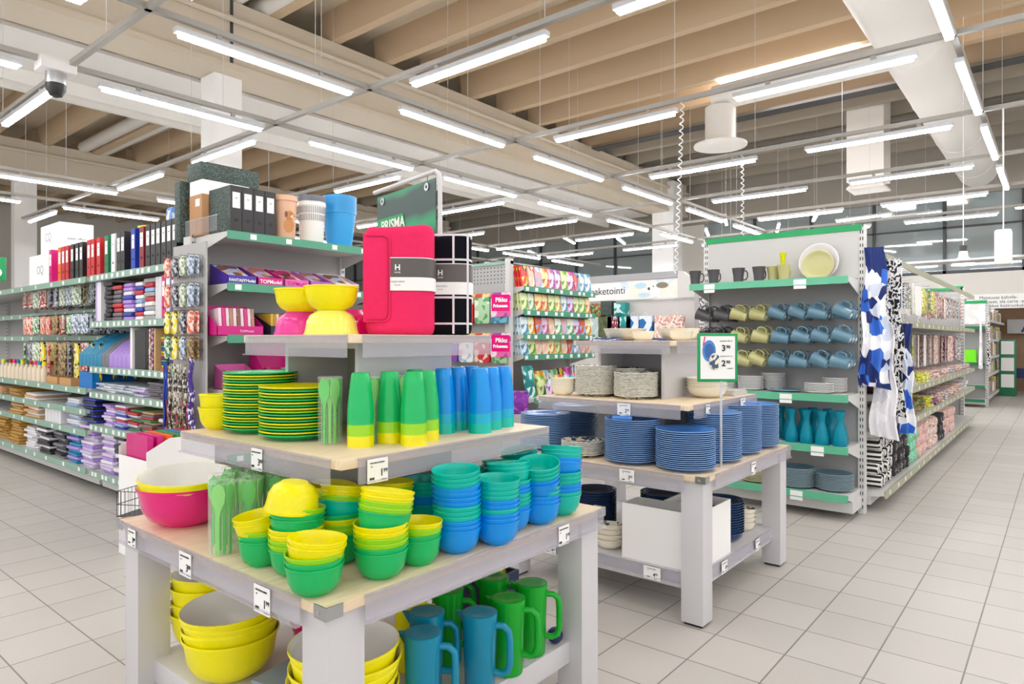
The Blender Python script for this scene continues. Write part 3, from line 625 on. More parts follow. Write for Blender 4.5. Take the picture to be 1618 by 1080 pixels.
wv.bands_direction = 'Z'; wv.inputs['Scale'].default_value = 1.7; wv.inputs['Distortion'].default_value = 1.6; wv.inputs['Detail Scale'].default_value = 2; cr = nt.nodes.new('ShaderNodeValToRGB')
cr.color_ramp.elements[0].color = lin('#2c4a44'); cr.color_ramp.elements[1].color = lin('#159a66'); cr.color_ramp.elements[0].position = .45
nt.links.new(tc.outputs['Object'], wv.inputs[0]); nt.links.new(wv.outputs['Fac'], cr.inputs[0]); nt.links.new(cr.outputs[0], p.inputs[0]); p.inputs['Roughness'].default_value = .35
ob(bx('cloth', -.47, -.002, 0, 0, .002, .44, BAN), 'banner_sheet', bn)
ob(bx('pt', -.47, -.004, .26, -.24, -.002, .34, GREENP), 'logo_panel', bn)
letter(bn, 'PRISMA', .062, CARD, -.43, .285, -.0055, 'LEFT', bold=.0012)
for xx in (-.42, -.06):
    ob(B().lathe([(.007, 0), (.016, 0), (.016, .004), (.007, .004)], CHROME, 16, Matrix.Translation((xx, -.002, .415)) @ Matrix.Rotation(R(90), 4, 'X')).mesh('ring'), 'eyelet', bn)
    ob(B().tube([(xx, 0, .415), (xx, 0, .466)], .0015, DARK, 5).mesh('tie'), 'tie', bn)

# ================================================================ second table goods
BTOP = BLUEP
PATT = bpy.data.materials.new('speckled rim print'); PATT.use_nodes = True; nt = PATT.node_tree; p = nt.nodes['Principled BSDF']; tc = nt.nodes.new('ShaderNodeTexCoord'); vo = nt.nodes.new('ShaderNodeTexVoronoi'); vo.inputs['Scale'].default_value = 60
cr = nt.nodes.new('ShaderNodeValToRGB'); cr.color_ramp.interpolation = 'CONSTANT'; cr.color_ramp.elements[0].color = lin('#e8e3d2'); cr.color_ramp.elements[1].position = .55; cr.color_ramp.elements[1].color = lin('#3d5068'); e = cr.color_ramp.elements.new(.9); e.color = lin('#9a9464')
sp_ = nt.nodes.new('ShaderNodeSeparateColor'); nt.links.new(tc.outputs['Object'], vo.inputs[0]); nt.links.new(vo.outputs['Color'], sp_.inputs[0]); nt.links.new(sp_.outputs[0], cr.inputs[0]); nt.links.new(cr.outputs[0], p.inputs[0]); p.inputs['Roughness'].default_value = .2
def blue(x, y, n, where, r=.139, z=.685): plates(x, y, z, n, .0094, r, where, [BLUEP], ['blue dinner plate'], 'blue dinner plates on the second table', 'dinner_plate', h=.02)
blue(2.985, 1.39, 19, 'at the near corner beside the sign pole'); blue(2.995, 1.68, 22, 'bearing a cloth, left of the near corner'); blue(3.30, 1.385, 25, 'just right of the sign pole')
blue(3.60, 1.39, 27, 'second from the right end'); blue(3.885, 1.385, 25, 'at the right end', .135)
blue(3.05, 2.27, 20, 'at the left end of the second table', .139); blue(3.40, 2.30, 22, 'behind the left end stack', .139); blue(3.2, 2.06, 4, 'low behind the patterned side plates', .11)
plates(2.99, 1.975, .685, 9, .0078, .115, 'low beside the blue ones', [PATT], ['patterned side plate'], 'patterned side plates', 'side_plate')
PW = plate_mesh(.115, .018, .075, PATT, CREAM)
plates(3.2, 2.03, .985, 21, .0075, .117, 'leftmost on the middle tier', [PATT], ['patterned side plate'], 'patterned side plates', 'side_plate')
plates(3.20, 1.775, .985, 17, .0075, .117, 'in front on the middle tier', [PATT], ['patterned side plate'], 'patterned side plates', 'side_plate')
plates(3.34, 1.90, .985, 19, .0075, .11, 'inside the niche of the middle tier', [PATT], ['patterned side plate'], 'patterned side plates', 'side_plate')
CB = bowl_mesh(.11, .06, .05, CREAM)
for i in range(4): thing('pasta_bowl', f'cream bowl, {nth(i, 4)} in the stack behind the sign pole', 'bowl', CB, (3.50, 1.505, .985 + i * .016), (0, 0, 0), 'cream bowls right on the middle tier')
for i in range(4): thing('cereal_bowl', f'cream bowl, {nth(i, 4)} in the stack at the left end of the middle tier', 'bowl', bowl_mesh(.07, .055, .035, CREAM), (3.12, 2.195, .985 + i * .014), (0, 0, 0), 'cream bowls left on the middle tier')
for i in range(5): thing('napkin', f'folded white cloth napkin, {nth(i, 5)} of the pile beside the cream bowls', 'napkin', bx('napkin', -.09, -.07, 0, .09, .07, .006, PWHITE, .002), (3.74, 1.48, .985 + .0065 * i), (0, 0, rnd.uniform(-.1, .1)), 'folded white napkins')
thing('pasta_bowl', 'wide cream bowl on the top tier, leftmost', 'bowl', bowl_mesh(.125, .07, .05, CREAM), (3.42, 1.97, 1.293))
thing('pasta_bowl', 'wide cream bowl on the top tier, right end', 'bowl', bowl_mesh(.125, .07, .05, CREAM), (3.60, 1.72, 1.293))
thing('cereal_bowl', 'small cream bowl on the top tier in front of the wide left bowl', 'bowl', bowl_mesh(.065, .052, .03, CREAM), (3.29, 1.78, 1.293))
thing('cereal_bowl', 'small cream bowl on the top tier in front of the wide right bowl', 'bowl', bowl_mesh(.065, .052, .03, CREAM), (3.38, 1.60, 1.293))
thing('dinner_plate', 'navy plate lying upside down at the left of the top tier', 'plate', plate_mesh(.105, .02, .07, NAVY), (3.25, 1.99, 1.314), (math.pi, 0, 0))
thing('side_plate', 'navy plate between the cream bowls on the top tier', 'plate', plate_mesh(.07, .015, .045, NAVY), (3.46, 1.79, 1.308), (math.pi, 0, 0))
# cloths on a stack
BCL = mat('blue cloth', '#3b78c0', rough=.8)
t = thing('oven_mitt', 'blue oven cloth with white tag lying on a stack of blue plates', 'oven cloth', None, (2.96, 1.72, .902), (0, 0, .5))
ob(bx('cloth', -.09, -.05, 0, .09, .05, .012, BCL, .005), 'cloth', t); ob(bx('tag', .01, -.02, .012, .07, .01, .014, CARD), 'paper_tag', t)
# price sign on a pole
t = thing('price_sign', 'green framed price sign on a clear pole reading 3.90 and 2.90', 'price sign', None, (3.13, 1.275, .685), (0, 0, VA))
ob(B().tube([(0, 0, .004), (0, 0, .42)], .006, mat('clear pole', '#d9dde0', rough=.1, alpha=.6), 12).mesh('pole'), 'pole', t)
ob(bx('base', -.07, -.03, 0, .07, .06, .004, CLEAR), 'base_plate', t)
fr = ob(bx('frame', -.097, -.006, .41, .097, .006, .645, GREENP, .006), 'sign_frame', t, (-.018, 0, 0))
ob(bx('sheet', -.083, -.0075, .425, .083, -.006, .631, CARD, 0), 'sign_sheet', fr)
ob(bx('clip', -.02, -.01, .4, .02, .01, .415, CLEAR), 'clip', t)
for s_, z_ in (('3', .56), ('2', .487)):
    letter(fr, s_, .04, INK, .028, z_, -.009, bold=.001, name='price_figure'); letter(fr, '90', .02, INK, .05, z_ + .013, -.009, bold=.0006, name='price_figure')
letter(fr, 'Lautanen 28 cm', .0095, INK, .04, .605, -.009); letter(fr, 'Lautanen 21 cm', .0095, INK, .04, .532, -.009); letter(fr, 'a kappale', .008, INK, .058, .474, -.009)
def disc(rx, rz, m): return B().prism([(rx * math.cos(k * .2618), rz * math.sin(k * .2618)) for k in range(24)], 0, .0008, m, Matrix.Rotation(R(90), 4, 'X')).mesh('disc')
ob(disc(.032, .052, BLUEP), 'printed_plate', fr, (-.042, -.0082, .56)); ob(disc(.022, .035, mat('print blue', '#2f66ab')), 'printed_plate', fr, (-.042, -.0092, .56))
ob(disc(.026, .04, PATT), 'printed_plate', fr, (-.016, -.0102, .51)); ob(bx('k', -.003, -.001, 0, .003, 0, .045, PBIG), 'printed_knife', fr, (-.07, -.008, .585), (0, R(10), 0))
# low shelf of the second table
def openbox(w_, d_, h_, m, t_=.005): return B().box(-w_ / 2, -d_ / 2, 0, w_ / 2, d_ / 2, t_, m).box(-w_ / 2, -d_ / 2, t_, w_ / 2, -d_ / 2 + t_, h_, m).box(-w_ / 2, d_ / 2 - t_, t_, w_ / 2, d_ / 2, h_, m).box(-w_ / 2, -d_ / 2 + t_, t_, -w_ / 2 + t_, d_ / 2 - t_, h_, m).box(w_ / 2 - t_, -d_ / 2 + t_, t_, w_ / 2, d_ / 2 - t_, h_, m).mesh('box')
for x0_, x1_, y0_, y1_, lb in ((2.925, 3.085, 1.375, 1.70, 'open white cardboard box left of the near leg of the second table'), (3.10, 3.34, 1.31, 1.56, 'open white cardboard box right of the near leg of the second table')):
    thing('cardboard_box', lb, 'box', openbox(x1_ - x0_, y1_ - y0_, .27, CARD), ((x0_ + x1_) / 2, (y0_ + y1_) / 2, .219))
for i in range(9): thing('saucer', f'dark blue plate standing on edge, {nth(i, 9, "left", "right")} in the left white box', 'plate', plate_mesh(.062, .012, .04, NAVY), (3.005, 1.42 + i * .03, .40), (R(80), 0, 0), 'plates packed in the white boxes')
for i in range(7): thing('saucer', f'blue plate standing on edge, {nth(i, 7, "left", "right")} in the right white box', 'plate', plate_mesh(.085, .015, .05, BLUEP if i % 2 else NAVY), (3.22, 1.36 + i * .025, .385), (R(80), 0, 0), 'plates packed in the white boxes')
for (x, y, n_, lb, m_, r_, z_) in ((3.28, 2.08, 14, 'behind the left white box', NAVY, .12, .219), (3.55, 1.45, 13, 'right of the white boxes', NAVY, .125, .219), (3.45, 1.75, 14, 'behind the right white box', NAVY, .12, .219)):
    for i in range(n_): thing('serving_dish', f'deep navy dish, {nth(i, n_)} in the stack {lb}', 'dish', bowl_mesh(r_, .05, r_ * .6, m_), (x, y, z_ + i * .0135), (0, 0, 0), 'navy dishes on the low shelf')
for (x, y, n_, lb) in ((3.02, 1.83, 4, 'left of the white box'), (3.79, 1.42, 4, 'near the far right leg')):
    for i in range(n_): thing('cereal_bowl', f'cream bowl, {nth(i, n_)} in the low stack {lb}', 'bowl', bowl_mesh(.075, .05, .04, CREAM, PATT), (x, y, .219 + i * .024), (0, R(2 * i), 0), 'cream bowls on the low shelf')

# ================================================================ shelving units
# local frame: front towards -y, length along +x
LBL = bx('label', -.022, -.0012, -.034, .022, 0, 0, CARD)
def rail_mesh(L, m): return B().box(0, -.012, -.045, L, 0, .006, m).box(0, -.016, -.048, L, -.012, -.042, m).mesh('rail')
BRK = B().prism([(0, 0), (0, -.13), (-.1, -.05), (-.3, -.02), (-.3, 0)], -.0015, .0015, SHELF, Matrix.Rotation(R(90), 4, 'X')).mesh('bracket')
BRKS = {}
def unit(label, loc, rz, L, depth, height, levels, railm, nlab, back=True, kick=True, railz=None, group=None, post=True, dual=0, lowdepth=None, lab_scale=1):
    t = thing('shelving_unit', label, 'shelving unit', None, loc, (0, 0, rz), group)
    if back: ob(bx('back', 0, 0, .1, L, .03 + dual, height - .02, BACK), 'back_panel', t)
    pm = B().box(-.025, -.03, 0, .02, .04 + dual, height, SHELF)
    for i in range(int(height / .05)):
        for xx in (-.012, .004): pm.box(xx, -.0315, .04 + i * .05, xx + .006, -.03, .065 + i * .05, BLACK)
    pm = pm.mesh('post')
    if post:
        for x in ([0, L] if L < 2 else [k * L / round(L / 1.25) for k in range(round(L / 1.25) + 1)]): ob(pm, 'post', t, (x, 0, 0))
    if kick: ob(bx('kick', 0, -depth + .09, .05, L, 0, .13, SHELF), 'base', t)
    for k, z in enumerate(levels):
        dp = depth if not isinstance(z, tuple) else z[1]; z = z if not isinstance(z, tuple) else z[0]
        s = ob(bx('plate', .01, -dp, -.022, L - .01, 0, 0, SHELF), 'shelf', t, (0, 0, z))
        ob(rail_mesh(L - .02, railm), 'price_rail', s, (.01, -dp - .001, 0))
        key = round(dp, 3)
        if key not in BRKS:
            BRKS[key] = B().add([(-.0015, 0, -.022), (-.0015, -dp, -.022), (-.0015, -dp, -.03), (-.0015, 0, -.13), (.0015, 0, -.022), (.0015, -dp, -.022), (.0015, -dp, -.03), (.0015, 0, -.13)], [(0, 1, 2, 3), (7, 6, 5, 4), (0, 4, 5, 1), (1, 5, 6, 2), (2, 6, 7, 3), (3, 7, 4, 0)], SHELF).mesh('bracket')
        for x in (.012, L - .012): ob(BRKS[key], 'bracket', s, (x, 0, 0))
        for i in range(nlab):
            ob(LBL, 'price_label', s, ((i + .5 + rnd.uniform(-.25, .25)) * L / nlab, -dp - .014, -.004), sc=(lab_scale, 1, lab_scale))
    return t
SOFTG = mat('grey green rail', '#8fb3a2', rough=.3); MINT = mat('mint price rail', '#63b893', rough=.3); OLIVR = mat('sand green rail', '#a9ac92', rough=.35)
# mug rack end unit, faces -X
mug = unit('tall end unit of the tableware gondola with hanging mugs and a blank white header', (5.545, 2.375, 0), RY, 1.21, .385, 2.155, [(.19, .385), (.53, .385), (.90, .385), (1.745, .385)], MINT, 2, dual=0, lab_scale=2)
ob(bx('header', .02, -.035, 1.76, 1.19, -.03, 2.12, mat('matt header card', '#c3c2bf', rough=.8)), 'header_panel', mug); ob(bx('cap', .0, -.04, 2.115, 1.21, 0, 2.16, GREENP), 'header_cap', mug)
def mugm(m):
    b = B().lathe([(0, 0), (.026, 0), (.029, .003), (.033, .05), (.041, .094), (.0425, .098), (.040, .098), (.038, .092), (.03, .05), (.026, .006), (0, .005)], m, 28)
    h = B().tube([(.034, 0, .078), (.052, 0, .084), (.063, 0, .07), (.064, 0, .045), (.054, 0, .027), (.031, 0, .024)], .0045, m, 8)
    return b.mesh('mug_body'), h.mesh('handle'), B().lathe([(0, -.0005), (.012, -.0005), (.012, .0005)], CARD, 16).mesh('sticker')
MUG = {k: mugm(m) for k, m in (('charcoal', CHARG), ('olive', OLIVG), ('steel blue', STEELB))}
def mugat(c, loc, M, label, group):
    a, h, s = MUG[c]; o = thing('mug', label, 'mug', a, loc, (0, 0, 0), group)
    o.rotation_mode = 'QUATERNION'; o.rotation_quaternion = M.to_quaternion(); ob(h, 'handle', o); o.scale = (1.22, 1.22, 1.25)
    if group.startswith('mugs hanging'): ob(s, 'base_sticker', o)
rows = [('top', 1.495, [2.283, 2.127, 1.992, 1.838, 1.695, 1.546, 1.403, 1.235], 'ccoobbbb'), ('middle', 1.32, [2.26, 2.16, 1.99, 1.82, 1.67, 1.52, 1.38, 1.24], 'ccoobbbb'), ('bottom', 1.135, [2.25, 2.13, 1.97, 1.85, 1.69, 1.54, 1.39, 1.25], 'ccoobbbb')]
cm = {'c': 'charcoal', 'o': 'olive', 'b': 'steel blue'}
hk = B().tube([(0, 0, 0), (0, -.22, 0), (0, -.235, .02)], .0028, CHROME, 6).mesh('hook')
for nm, z, ys, cs in rows:
    for i, (y, c) in enumerate(zip(ys, cs)):
        ob(hk, 'peg_hook', mug, (2.375 - y + .0, -.0, z + .075), (0, 0, 0))
        for k in range(3):
            tl = R(18 + rnd.uniform(-7, 7)); yaw = Matrix.Rotation(R(rnd.uniform(-12, 12)), 3, 'Z')
            M = Matrix(((0, 1, 0), (-math.sin(tl) , 0, math.cos(tl)), (math.cos(tl), 0, math.sin(tl)))) 
            M = yaw @ Matrix(((0, -1, 0), (-math.sin(tl), 0, math.cos(tl)), (math.cos(tl), 0, math.sin(tl)))).to_3x3()
            if M.determinant() < 0: M = yaw @ Matrix(((0, 1, 0), (-math.sin(tl), 0, math.cos(tl)), (math.cos(tl), 0, math.sin(tl))))
            mugat(cm[c], (5.27 + k * .085, y - .055, z - .02), M, f'{cm[c]} mug in the {nm} row, {nth(i, 8, "left", "right")} hook, {("front", "middle", "rear")[k]} of three', 'mugs hanging in the %s row' % nm)
I3 = Matrix.Identity(3)
for i, (y, c) in enumerate(((2.373, 'charcoal'), (2.213, 'charcoal'), (2.007, 'charcoal'), (1.845, 'charcoal'), (1.755, 'olive'), (1.655, 'olive'))):
    mugat(c, (5.28 if i != 4 else 5.34, y, 1.746), Matrix.Rotation(R(-40 + 20 * (i % 2)), 3, 'Z'), f'{c} mug standing on the top shelf of the mug rack, {nth(i, 6, "left", "right")} of six', 'mugs on the top shelf')
CARA = [(0, 0), (.047, 0), (.05, .004), (.049, .05), (.036, .115), (.023, .155), (.021, .175), (.026, .21), (.034, .245), (.032, .245), (.024, .21), (.0195, .175), (.0215, .155), (.034, .112), (.046, .05), (.046, .006), (0, .005)]
CAR = {n_: B().lathe(CARA, m_, 28).mesh('carafe') for n_, m_ in (('teal', TEALG), ('lime', LIMG), ('yellow', YELG))}
thing('carafe', 'clear yellow carafe on the top shelf among the mugs', 'carafe', CAR['yellow'], (5.40, 1.70, 1.746), sc=(.8, .8, .95))
for r_, lb, m_, x in ((.145, 'big white plate with thin brown rim leaning on the header', PWHITE, 5.47), (.118, 'olive plate leaning in front of the white plate', OLIVG, 5.44)):
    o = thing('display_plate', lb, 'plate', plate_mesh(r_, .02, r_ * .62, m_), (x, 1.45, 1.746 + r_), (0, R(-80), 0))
    ob(B().lathe([(r_ - .001, .022), (r_ + .001, .02), (r_ - .001, .018)], mat('brown rim', '#8a6a52', rough=.4), 44).mesh('rim'), 'rim_line', o)
cl = [(1.25, 5.24), (1.32, 5.32), (1.365, 5.22), (1.43, 5.33), (1.475, 5.23), (1.53, 5.34), (1.585, 5.25), (1.27, 5.36), (1.38, 5.42), (1.49, 5.44), (1.64, 5.35), (1.72, 5.42)]
for i, (y, x) in enumerate(cl): thing('carafe', f'teal glass carafe, {nth(i, 12, "right", "left")} placed in the group on the mug rack', 'carafe', CAR['teal'], (x, y, .531), group='teal glass carafes')
for i, y in enumerate((1.75, 1.83, 1.91, 2.0, 2.09, 2.18)): thing('carafe', f'lime glass carafe, {nth(i, 6, "right", "left")} on the mug rack shelf', 'carafe', CAR['lime'] if i > 1 else CAR['teal'], (5.26 + .07 * (i % 2), y, .531), group='lime glass carafes') if i > 1 else thing('carafe', f'teal glass carafe beside the lime ones, {("right", "left")[i]} of two', 'carafe', CAR['teal'], (5.24, y, .531), group='teal glass carafes')
plates(5.28, 1.91, .901, 9, .0115, .095, 'left on the rack plate shelf', [PWHITE], ['white plate'], 'white plates on the mug rack', 'side_plate', jit=.001)
plates(5.42, 1.78, .901, 11, .0115, .09, 'behind the left one on the plate shelf', [PWHITE], ['white plate'], 'white plates on the mug rack', 'side_plate', jit=.001)
plates(5.27, 1.40, .901, 6, .0115, .10, 'right on the rack plate shelf', [PWHITE], ['white plate'], 'white plates on the mug rack', 'side_plate', jit=.001)
plates(5.43, 1.33, .901, 9, .0115, .085, 'rear right on the plate shelf', [PWHITE], ['white plate'], 'white plates on the mug rack', 'side_plate', jit=.001)
plates(5.3, 2.12, .901, 8, .0115, .095, 'leftmost on the plate shelf', [PWHITE], ['white plate'], 'white plates on the mug rack', 'side_plate', jit=.001)
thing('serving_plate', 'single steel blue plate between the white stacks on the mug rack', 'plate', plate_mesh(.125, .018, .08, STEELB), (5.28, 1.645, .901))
plates(5.29, 1.565, .191, 13, .0105, .135, 'left of two on the lowest mug rack shelf', [STEELB], ['steel blue plate'], 'steel blue plates on the lowest shelf', 'dinner_plate', h=.02)
plates(5.33, 1.31, .191, 11, .0105, .13, 'right of two on the lowest mug rack shelf', [STEELB], ['steel blue plate'], 'steel blue plates on the lowest shelf', 'dinner_plate', h=.02)
plates(5.28, 1.86, .191, 9, .0105, .12, 'front olive one on the lowest mug rack shelf', [OLIVG], ['olive plate'], 'olive plates on the lowest shelf', 'dinner_plate', h=.02)
plates(5.38, 2.15, .191, 22, .0088, .12, 'tall olive one on the lowest mug rack shelf', [OLIVG], ['olive plate'], 'olive plates on the lowest shelf', 'dinner_plate', h=.02)
# the long textile side, faces -Y
tex = unit('long textile gondola running away along the right aisle', (5.63, 1.77, 0), 0, 6.5, .73, 2.1, [.155, .60, .875, 1.45], OLIVR, 20, lowdepth=None)
ob(rail_mesh(6.4, OLIVR), 'top_price_rail', tex, (.05, -.73, 1.94))
for i in range(6): ob(B().box(-.006, -.73, -.01, .006, 0, .01, SHELF).mesh('arm'), 'rail_arm', tex, (.06 + i * 1.27, 0, 1.925))
hk2 = B().tube([(0, 0, 0), (0, -.66, 0), (0, -.67, .015)], .003, CHROME, 5).mesh('hook')
PR = [prt('print lime floral', ['#dfe8c0', '#a8c46a', '#5d7f45', '#f1efe6', '#39512f'], 60), prt('print teal floral', ['#123a52', '#1d7d92', '#0c2233', '#2aa0ae'], 70), prt('print black white', ['#f2f0ee', '#17171b', '#f2f0ee', '#17171b'], 45, kind='n'),
      prt('print yellow floral', ['#f1ee45', '#f6f4dc', '#7c9c3c', '#e6df2a'], 55), prt('print rose', ['#e5c7bd', '#b98d84', '#f4e4dc', '#8b5f5b'], 60), prt('print grey leaf', ['#d8d3d0', '#8b8488', '#f0eeec', '#5e5960'], 60), prt('print green red', ['#5f8a3a', '#c03148', '#93b85a', '#2f4b28'], 50), prt('print plum', ['#54304f', '#d8c9d2', '#2c1c2b', '#c95a86'], 60),
      mat('white linen', '#efedeb', rough=.9), mat('pink towel', '#eac3ba', rough=.95, bump=.4), mat('black towel', '#39363a', rough=.95, bump=.4), mat('mint towel', '#8ed9b4', rough=.95, bump=.4), prt('print blush', ['#f3ddd3', '#e7b9a8', '#f8efe9', '#c98f80'], 40)]
def padm(w_, h_, t_, m, r=.03):
    pts = []
    for cx_, cz_, a0 in ((w_ / 2 - r, h_ - r, 0), (-w_ / 2 + r, h_ - r, 90), (-w_ / 2 + r, r, 180), (w_ / 2 - r, r, 270)):
        for k in range(4): a = R(a0 + k * 30); pts.append((cx_ + r * math.cos(a), cz_ - h_ + r * math.sin(a)))
    return B().prism(pts, -t_ / 2, t_ / 2, m, Matrix.Rotation(R(90), 4, 'X')).mesh('pad', .004)
PADS = {}
LOOP = B().tube([(0, 0, 0), (.008, 0, .015), (0, 0, .03), (-.008, 0, .015), (0, 0, 0)], .0025, CARD, 5).mesh('loop')
def pad(w_, h_, m, t_=.014):
    k = (w_, h_, m.name)
    if k not in PADS: PADS[k] = padm(w_, h_, t_, m)
    return PADS[k]
seq = [0, 0, 1, 1, 2, 8, 8, 3, 0, 3, 4, 4, 12, 5, 4, 5, 5, 4]; dsc = ['lime floral', 'teal patterned', 'black and white', 'yellow floral', 'rose patterned', 'grey leafy', 'green and red', 'plum patterned', 'white linen', 'pink', 'black', 'mint', 'blush patterned']
for i, q in enumerate(seq):
    x = 5.95 + i * .33; ob(hk2, 'peg_hook', tex, (x - 5.63, 0, 1.86)); hh_ = .3 if q in (8, 12) else .25
    ww = .16
    for k in range(4):
        thing('oven_glove', f'{dsc[q]} kitchen glove, {nth(i, 18, "nearest", "farthest")} hook of the upper row, {ORD[k]} from front', 'oven glove', pad(ww, hh_, PR[q]), (x + rnd.uniform(-.02, .02), 1.15 + k * .09, 1.855 + rnd.uniform(-.015, .0)), (0, 0, rnd.uniform(-.25, .25)), 'gloves hanging in the upper row')
seq2 = [0, 10, 10, 5, 3, 8, 8, 4, 12, 4, 12, 12, 7, 5]
for i, q in enumerate(seq2):
    x = 5.95 + i * .42; ob(hk2, 'peg_hook', tex, (x - 5.63, 0, 1.36))
    for k in range(3):
        thing('dish_towel', f'{dsc[q]} dish towel, {nth(i, 14, "nearest", "farthest")} hook of the lower row, {ORD[k]} from front', 'dish towel', pad(.2, .34, PR[q], .01), (x + rnd.uniform(-.02, .02), 1.17 + k * .1, 1.35), (0, 0, rnd.uniform(-.3, .3)), 'towels hanging in the lower row')
def foldm(w_, d_, t_, m): return B().box(-w_ / 2, -d_ / 2, 0, w_ / 2, d_ / 2, t_, m).mesh('fold', t_ * .45)
FD = {}
def fold(w_, d_, t_, m):
    k = (w_, d_, t_, m.name)
    if k not in FD: FD[k] = foldm(w_, d_, t_, m)
    return FD[k]
for lev, z, qs, nn in ((('upper', .876, [7, 6, 7, 5, 3, 3, 12, 4, 12, 5, 4, 12, 5, 4], 3)), (('middle', .601, [8, 5, 6, 6, 6, 3, 7, 4, 5, 12, 4, 12, 5, 8], 4))):
    for i, q in enumerate(qs):
        for k in range(nn):
            thing('folded_cloth', f'{dsc[q]} folded cloth, {nth(k, nn)} of {nth(i, 14, "nearest", "farthest")} pile on {lev} textile shelf', 'folded cloth', fold(.3, .32, .028, PR[q]), (5.95 + i * .43 + rnd.uniform(-.03, .03), 1.23 + rnd.uniform(-.02, .03), z + k * .0285), (0, 0, rnd.uniform(-.18, .18)), 'folded cloths on the %s shelf' % lev)
# rolled towels on the bottom shelf
STR = bpy.data.materials.new('black white striped towel'); STR.use_nodes = True; nt = STR.node_tree; p = nt.nodes['Principled BSDF']; tc = nt.nodes.new('ShaderNodeTexCoord'); wv = nt.nodes.new('ShaderNodeTexWave'); wv.bands_direction = 'Z'; wv.inputs['Scale'].default_value = 9
cr = nt.nodes.new('ShaderNodeValToRGB'); cr.color_ramp.interpolation = 'CONSTANT'; cr.color_ramp.elements[0].color = lin('#242226'); cr.color_ramp.elements[1].position = .5; cr.color_ramp.elements[1].color = lin('#eeece8')
nt.links.new(tc.outputs['Object'], wv.inputs[0]); nt.links.new(wv.outputs['Fac'], cr.inputs[0]); nt.links.new(cr.outputs[0], p.inputs[0]); p.inputs['Roughness'].default_value = .95
def rollm(m, m2):
    b = B().lathe([(0, 0), (.02, .004), (.04, .004), (.05, .015), (.05, .3), (0, .3)], [m2, m2, m, m, m], 18, Matrix.Rotation(R(-90), 4, 'X'))
    b.tube([(.012 * k / 3 * math.cos(k * .9), -.001, .012 * k / 3 * math.sin(k * .9)) for k in range(2, 11)], .0012, PR[5] if m is not STR else BLACK, 4)
    return b.mesh('towel_roll', ang=60)
RM = {'striped': rollm(STR, PR[8]), 'black': rollm(PR[10], PR[10]), 'mint': rollm(PR[11], PR[11]), 'pale pink': rollm(PR[9], PR[9]), 'blush': rollm(PR[12], PR[12])}
xx = 5.72
for nm, nc, nr in (('striped', 5, 4), ('black', 6, 4), ('mint', 4, 4), ('pale pink', 6, 3), ('blush', 6, 3), ('black', 4, 3), ('pale pink', 8, 3)):
    far = 'farther ' if (nm == 'black' and xx > 7.5) or (nm == 'pale pink' and xx > 9) else ''
    for c in range(nc):
        for r_ in range(nr):
            thing('rolled_towel', f'{nm} rolled towel, {nth(r_, nr)} in the {ORD[c]} column of the {far}{nm} pile', 'towel', RM[nm], (xx + .055, 1.08 + rnd.uniform(-.015, .02), .206 + r_ * .098), (0, rnd.random() * 6, 0), 'rolled towels on the bottom shelf')
        xx += .105
    xx += .06
# scarves hanging at the near corner
def wavy(L, h, amp, n, m, th=.004, ph=0):
    top = [(L * i / n - L / 2, amp * math.sin(i * 1.3 + ph)) for i in range(n + 1)]
    poly = top + [(x, y + th) for x, y in reversed(top)]
    b = B(); N_ = len(poly); K = 12; vs = []
    for k in range(K + 1):
        z = -h * k / K; s = .75 + .5 * (k / K)
        vs += [(x * s + .012 * math.sin(k * 1.1 + ph), y * (.6 + k / K), z - .03 * math.sin(x * 9 + ph) * (k == K)) for x, y in poly]
    fs = [(k * N_ + i, k * N_ + (i + 1) % N_, (k + 1) * N_ + (i + 1) % N_, (k + 1) * N_ + i) for k in range(K) for i in range(N_)]
    fs.append(tuple(range(N_))[::-1]); fs.append(tuple(range(K * N_, (K + 1) * N_)))
    return b.add(vs, fs, m).mesh('cloth', ang=70)
BW = prt('print blue white', ['#dfe6f3', '#3f78d8', '#f1f1f4', '#233577', '#b5c6ec', '#ffffff', '#c9d6f0'], 12, .7); BW2 = prt('print black white bold', ['#15151a', '#f1f0f0', '#15151a', '#efeeee'], 26, .8, 'n'); GW = prt('print pale grey', ['#e9e7ea', '#d5d4da', '#f4f3f5'], 9, .8)
for lb, m_, loc, L_2, h_, rz in (('long blue and white patterned scarf hanging at the corner of the mug rack', BW, (5.50, 1.075, 1.98), .17, 1.05, -1.2), ('black and white bold patterned cloth hanging beside the blue scarf', BW2, (5.66, .985, 1.90), .13, 1.15, -1.2), ('blue patterned cloth behind the black and white one', BW, (5.78, .93, 1.42), .13, .8, -1.1), ('pale grey cloth hanging low below the blue scarf', GW, (5.58, 1.03, 1.42), .15, .85, -1.2)):
    o = thing('hanging_scarf', lb, 'scarf', wavy(L_2, h_, .016, 14, m_, ph=loc[0] * 9), loc, (0, 0, rz))
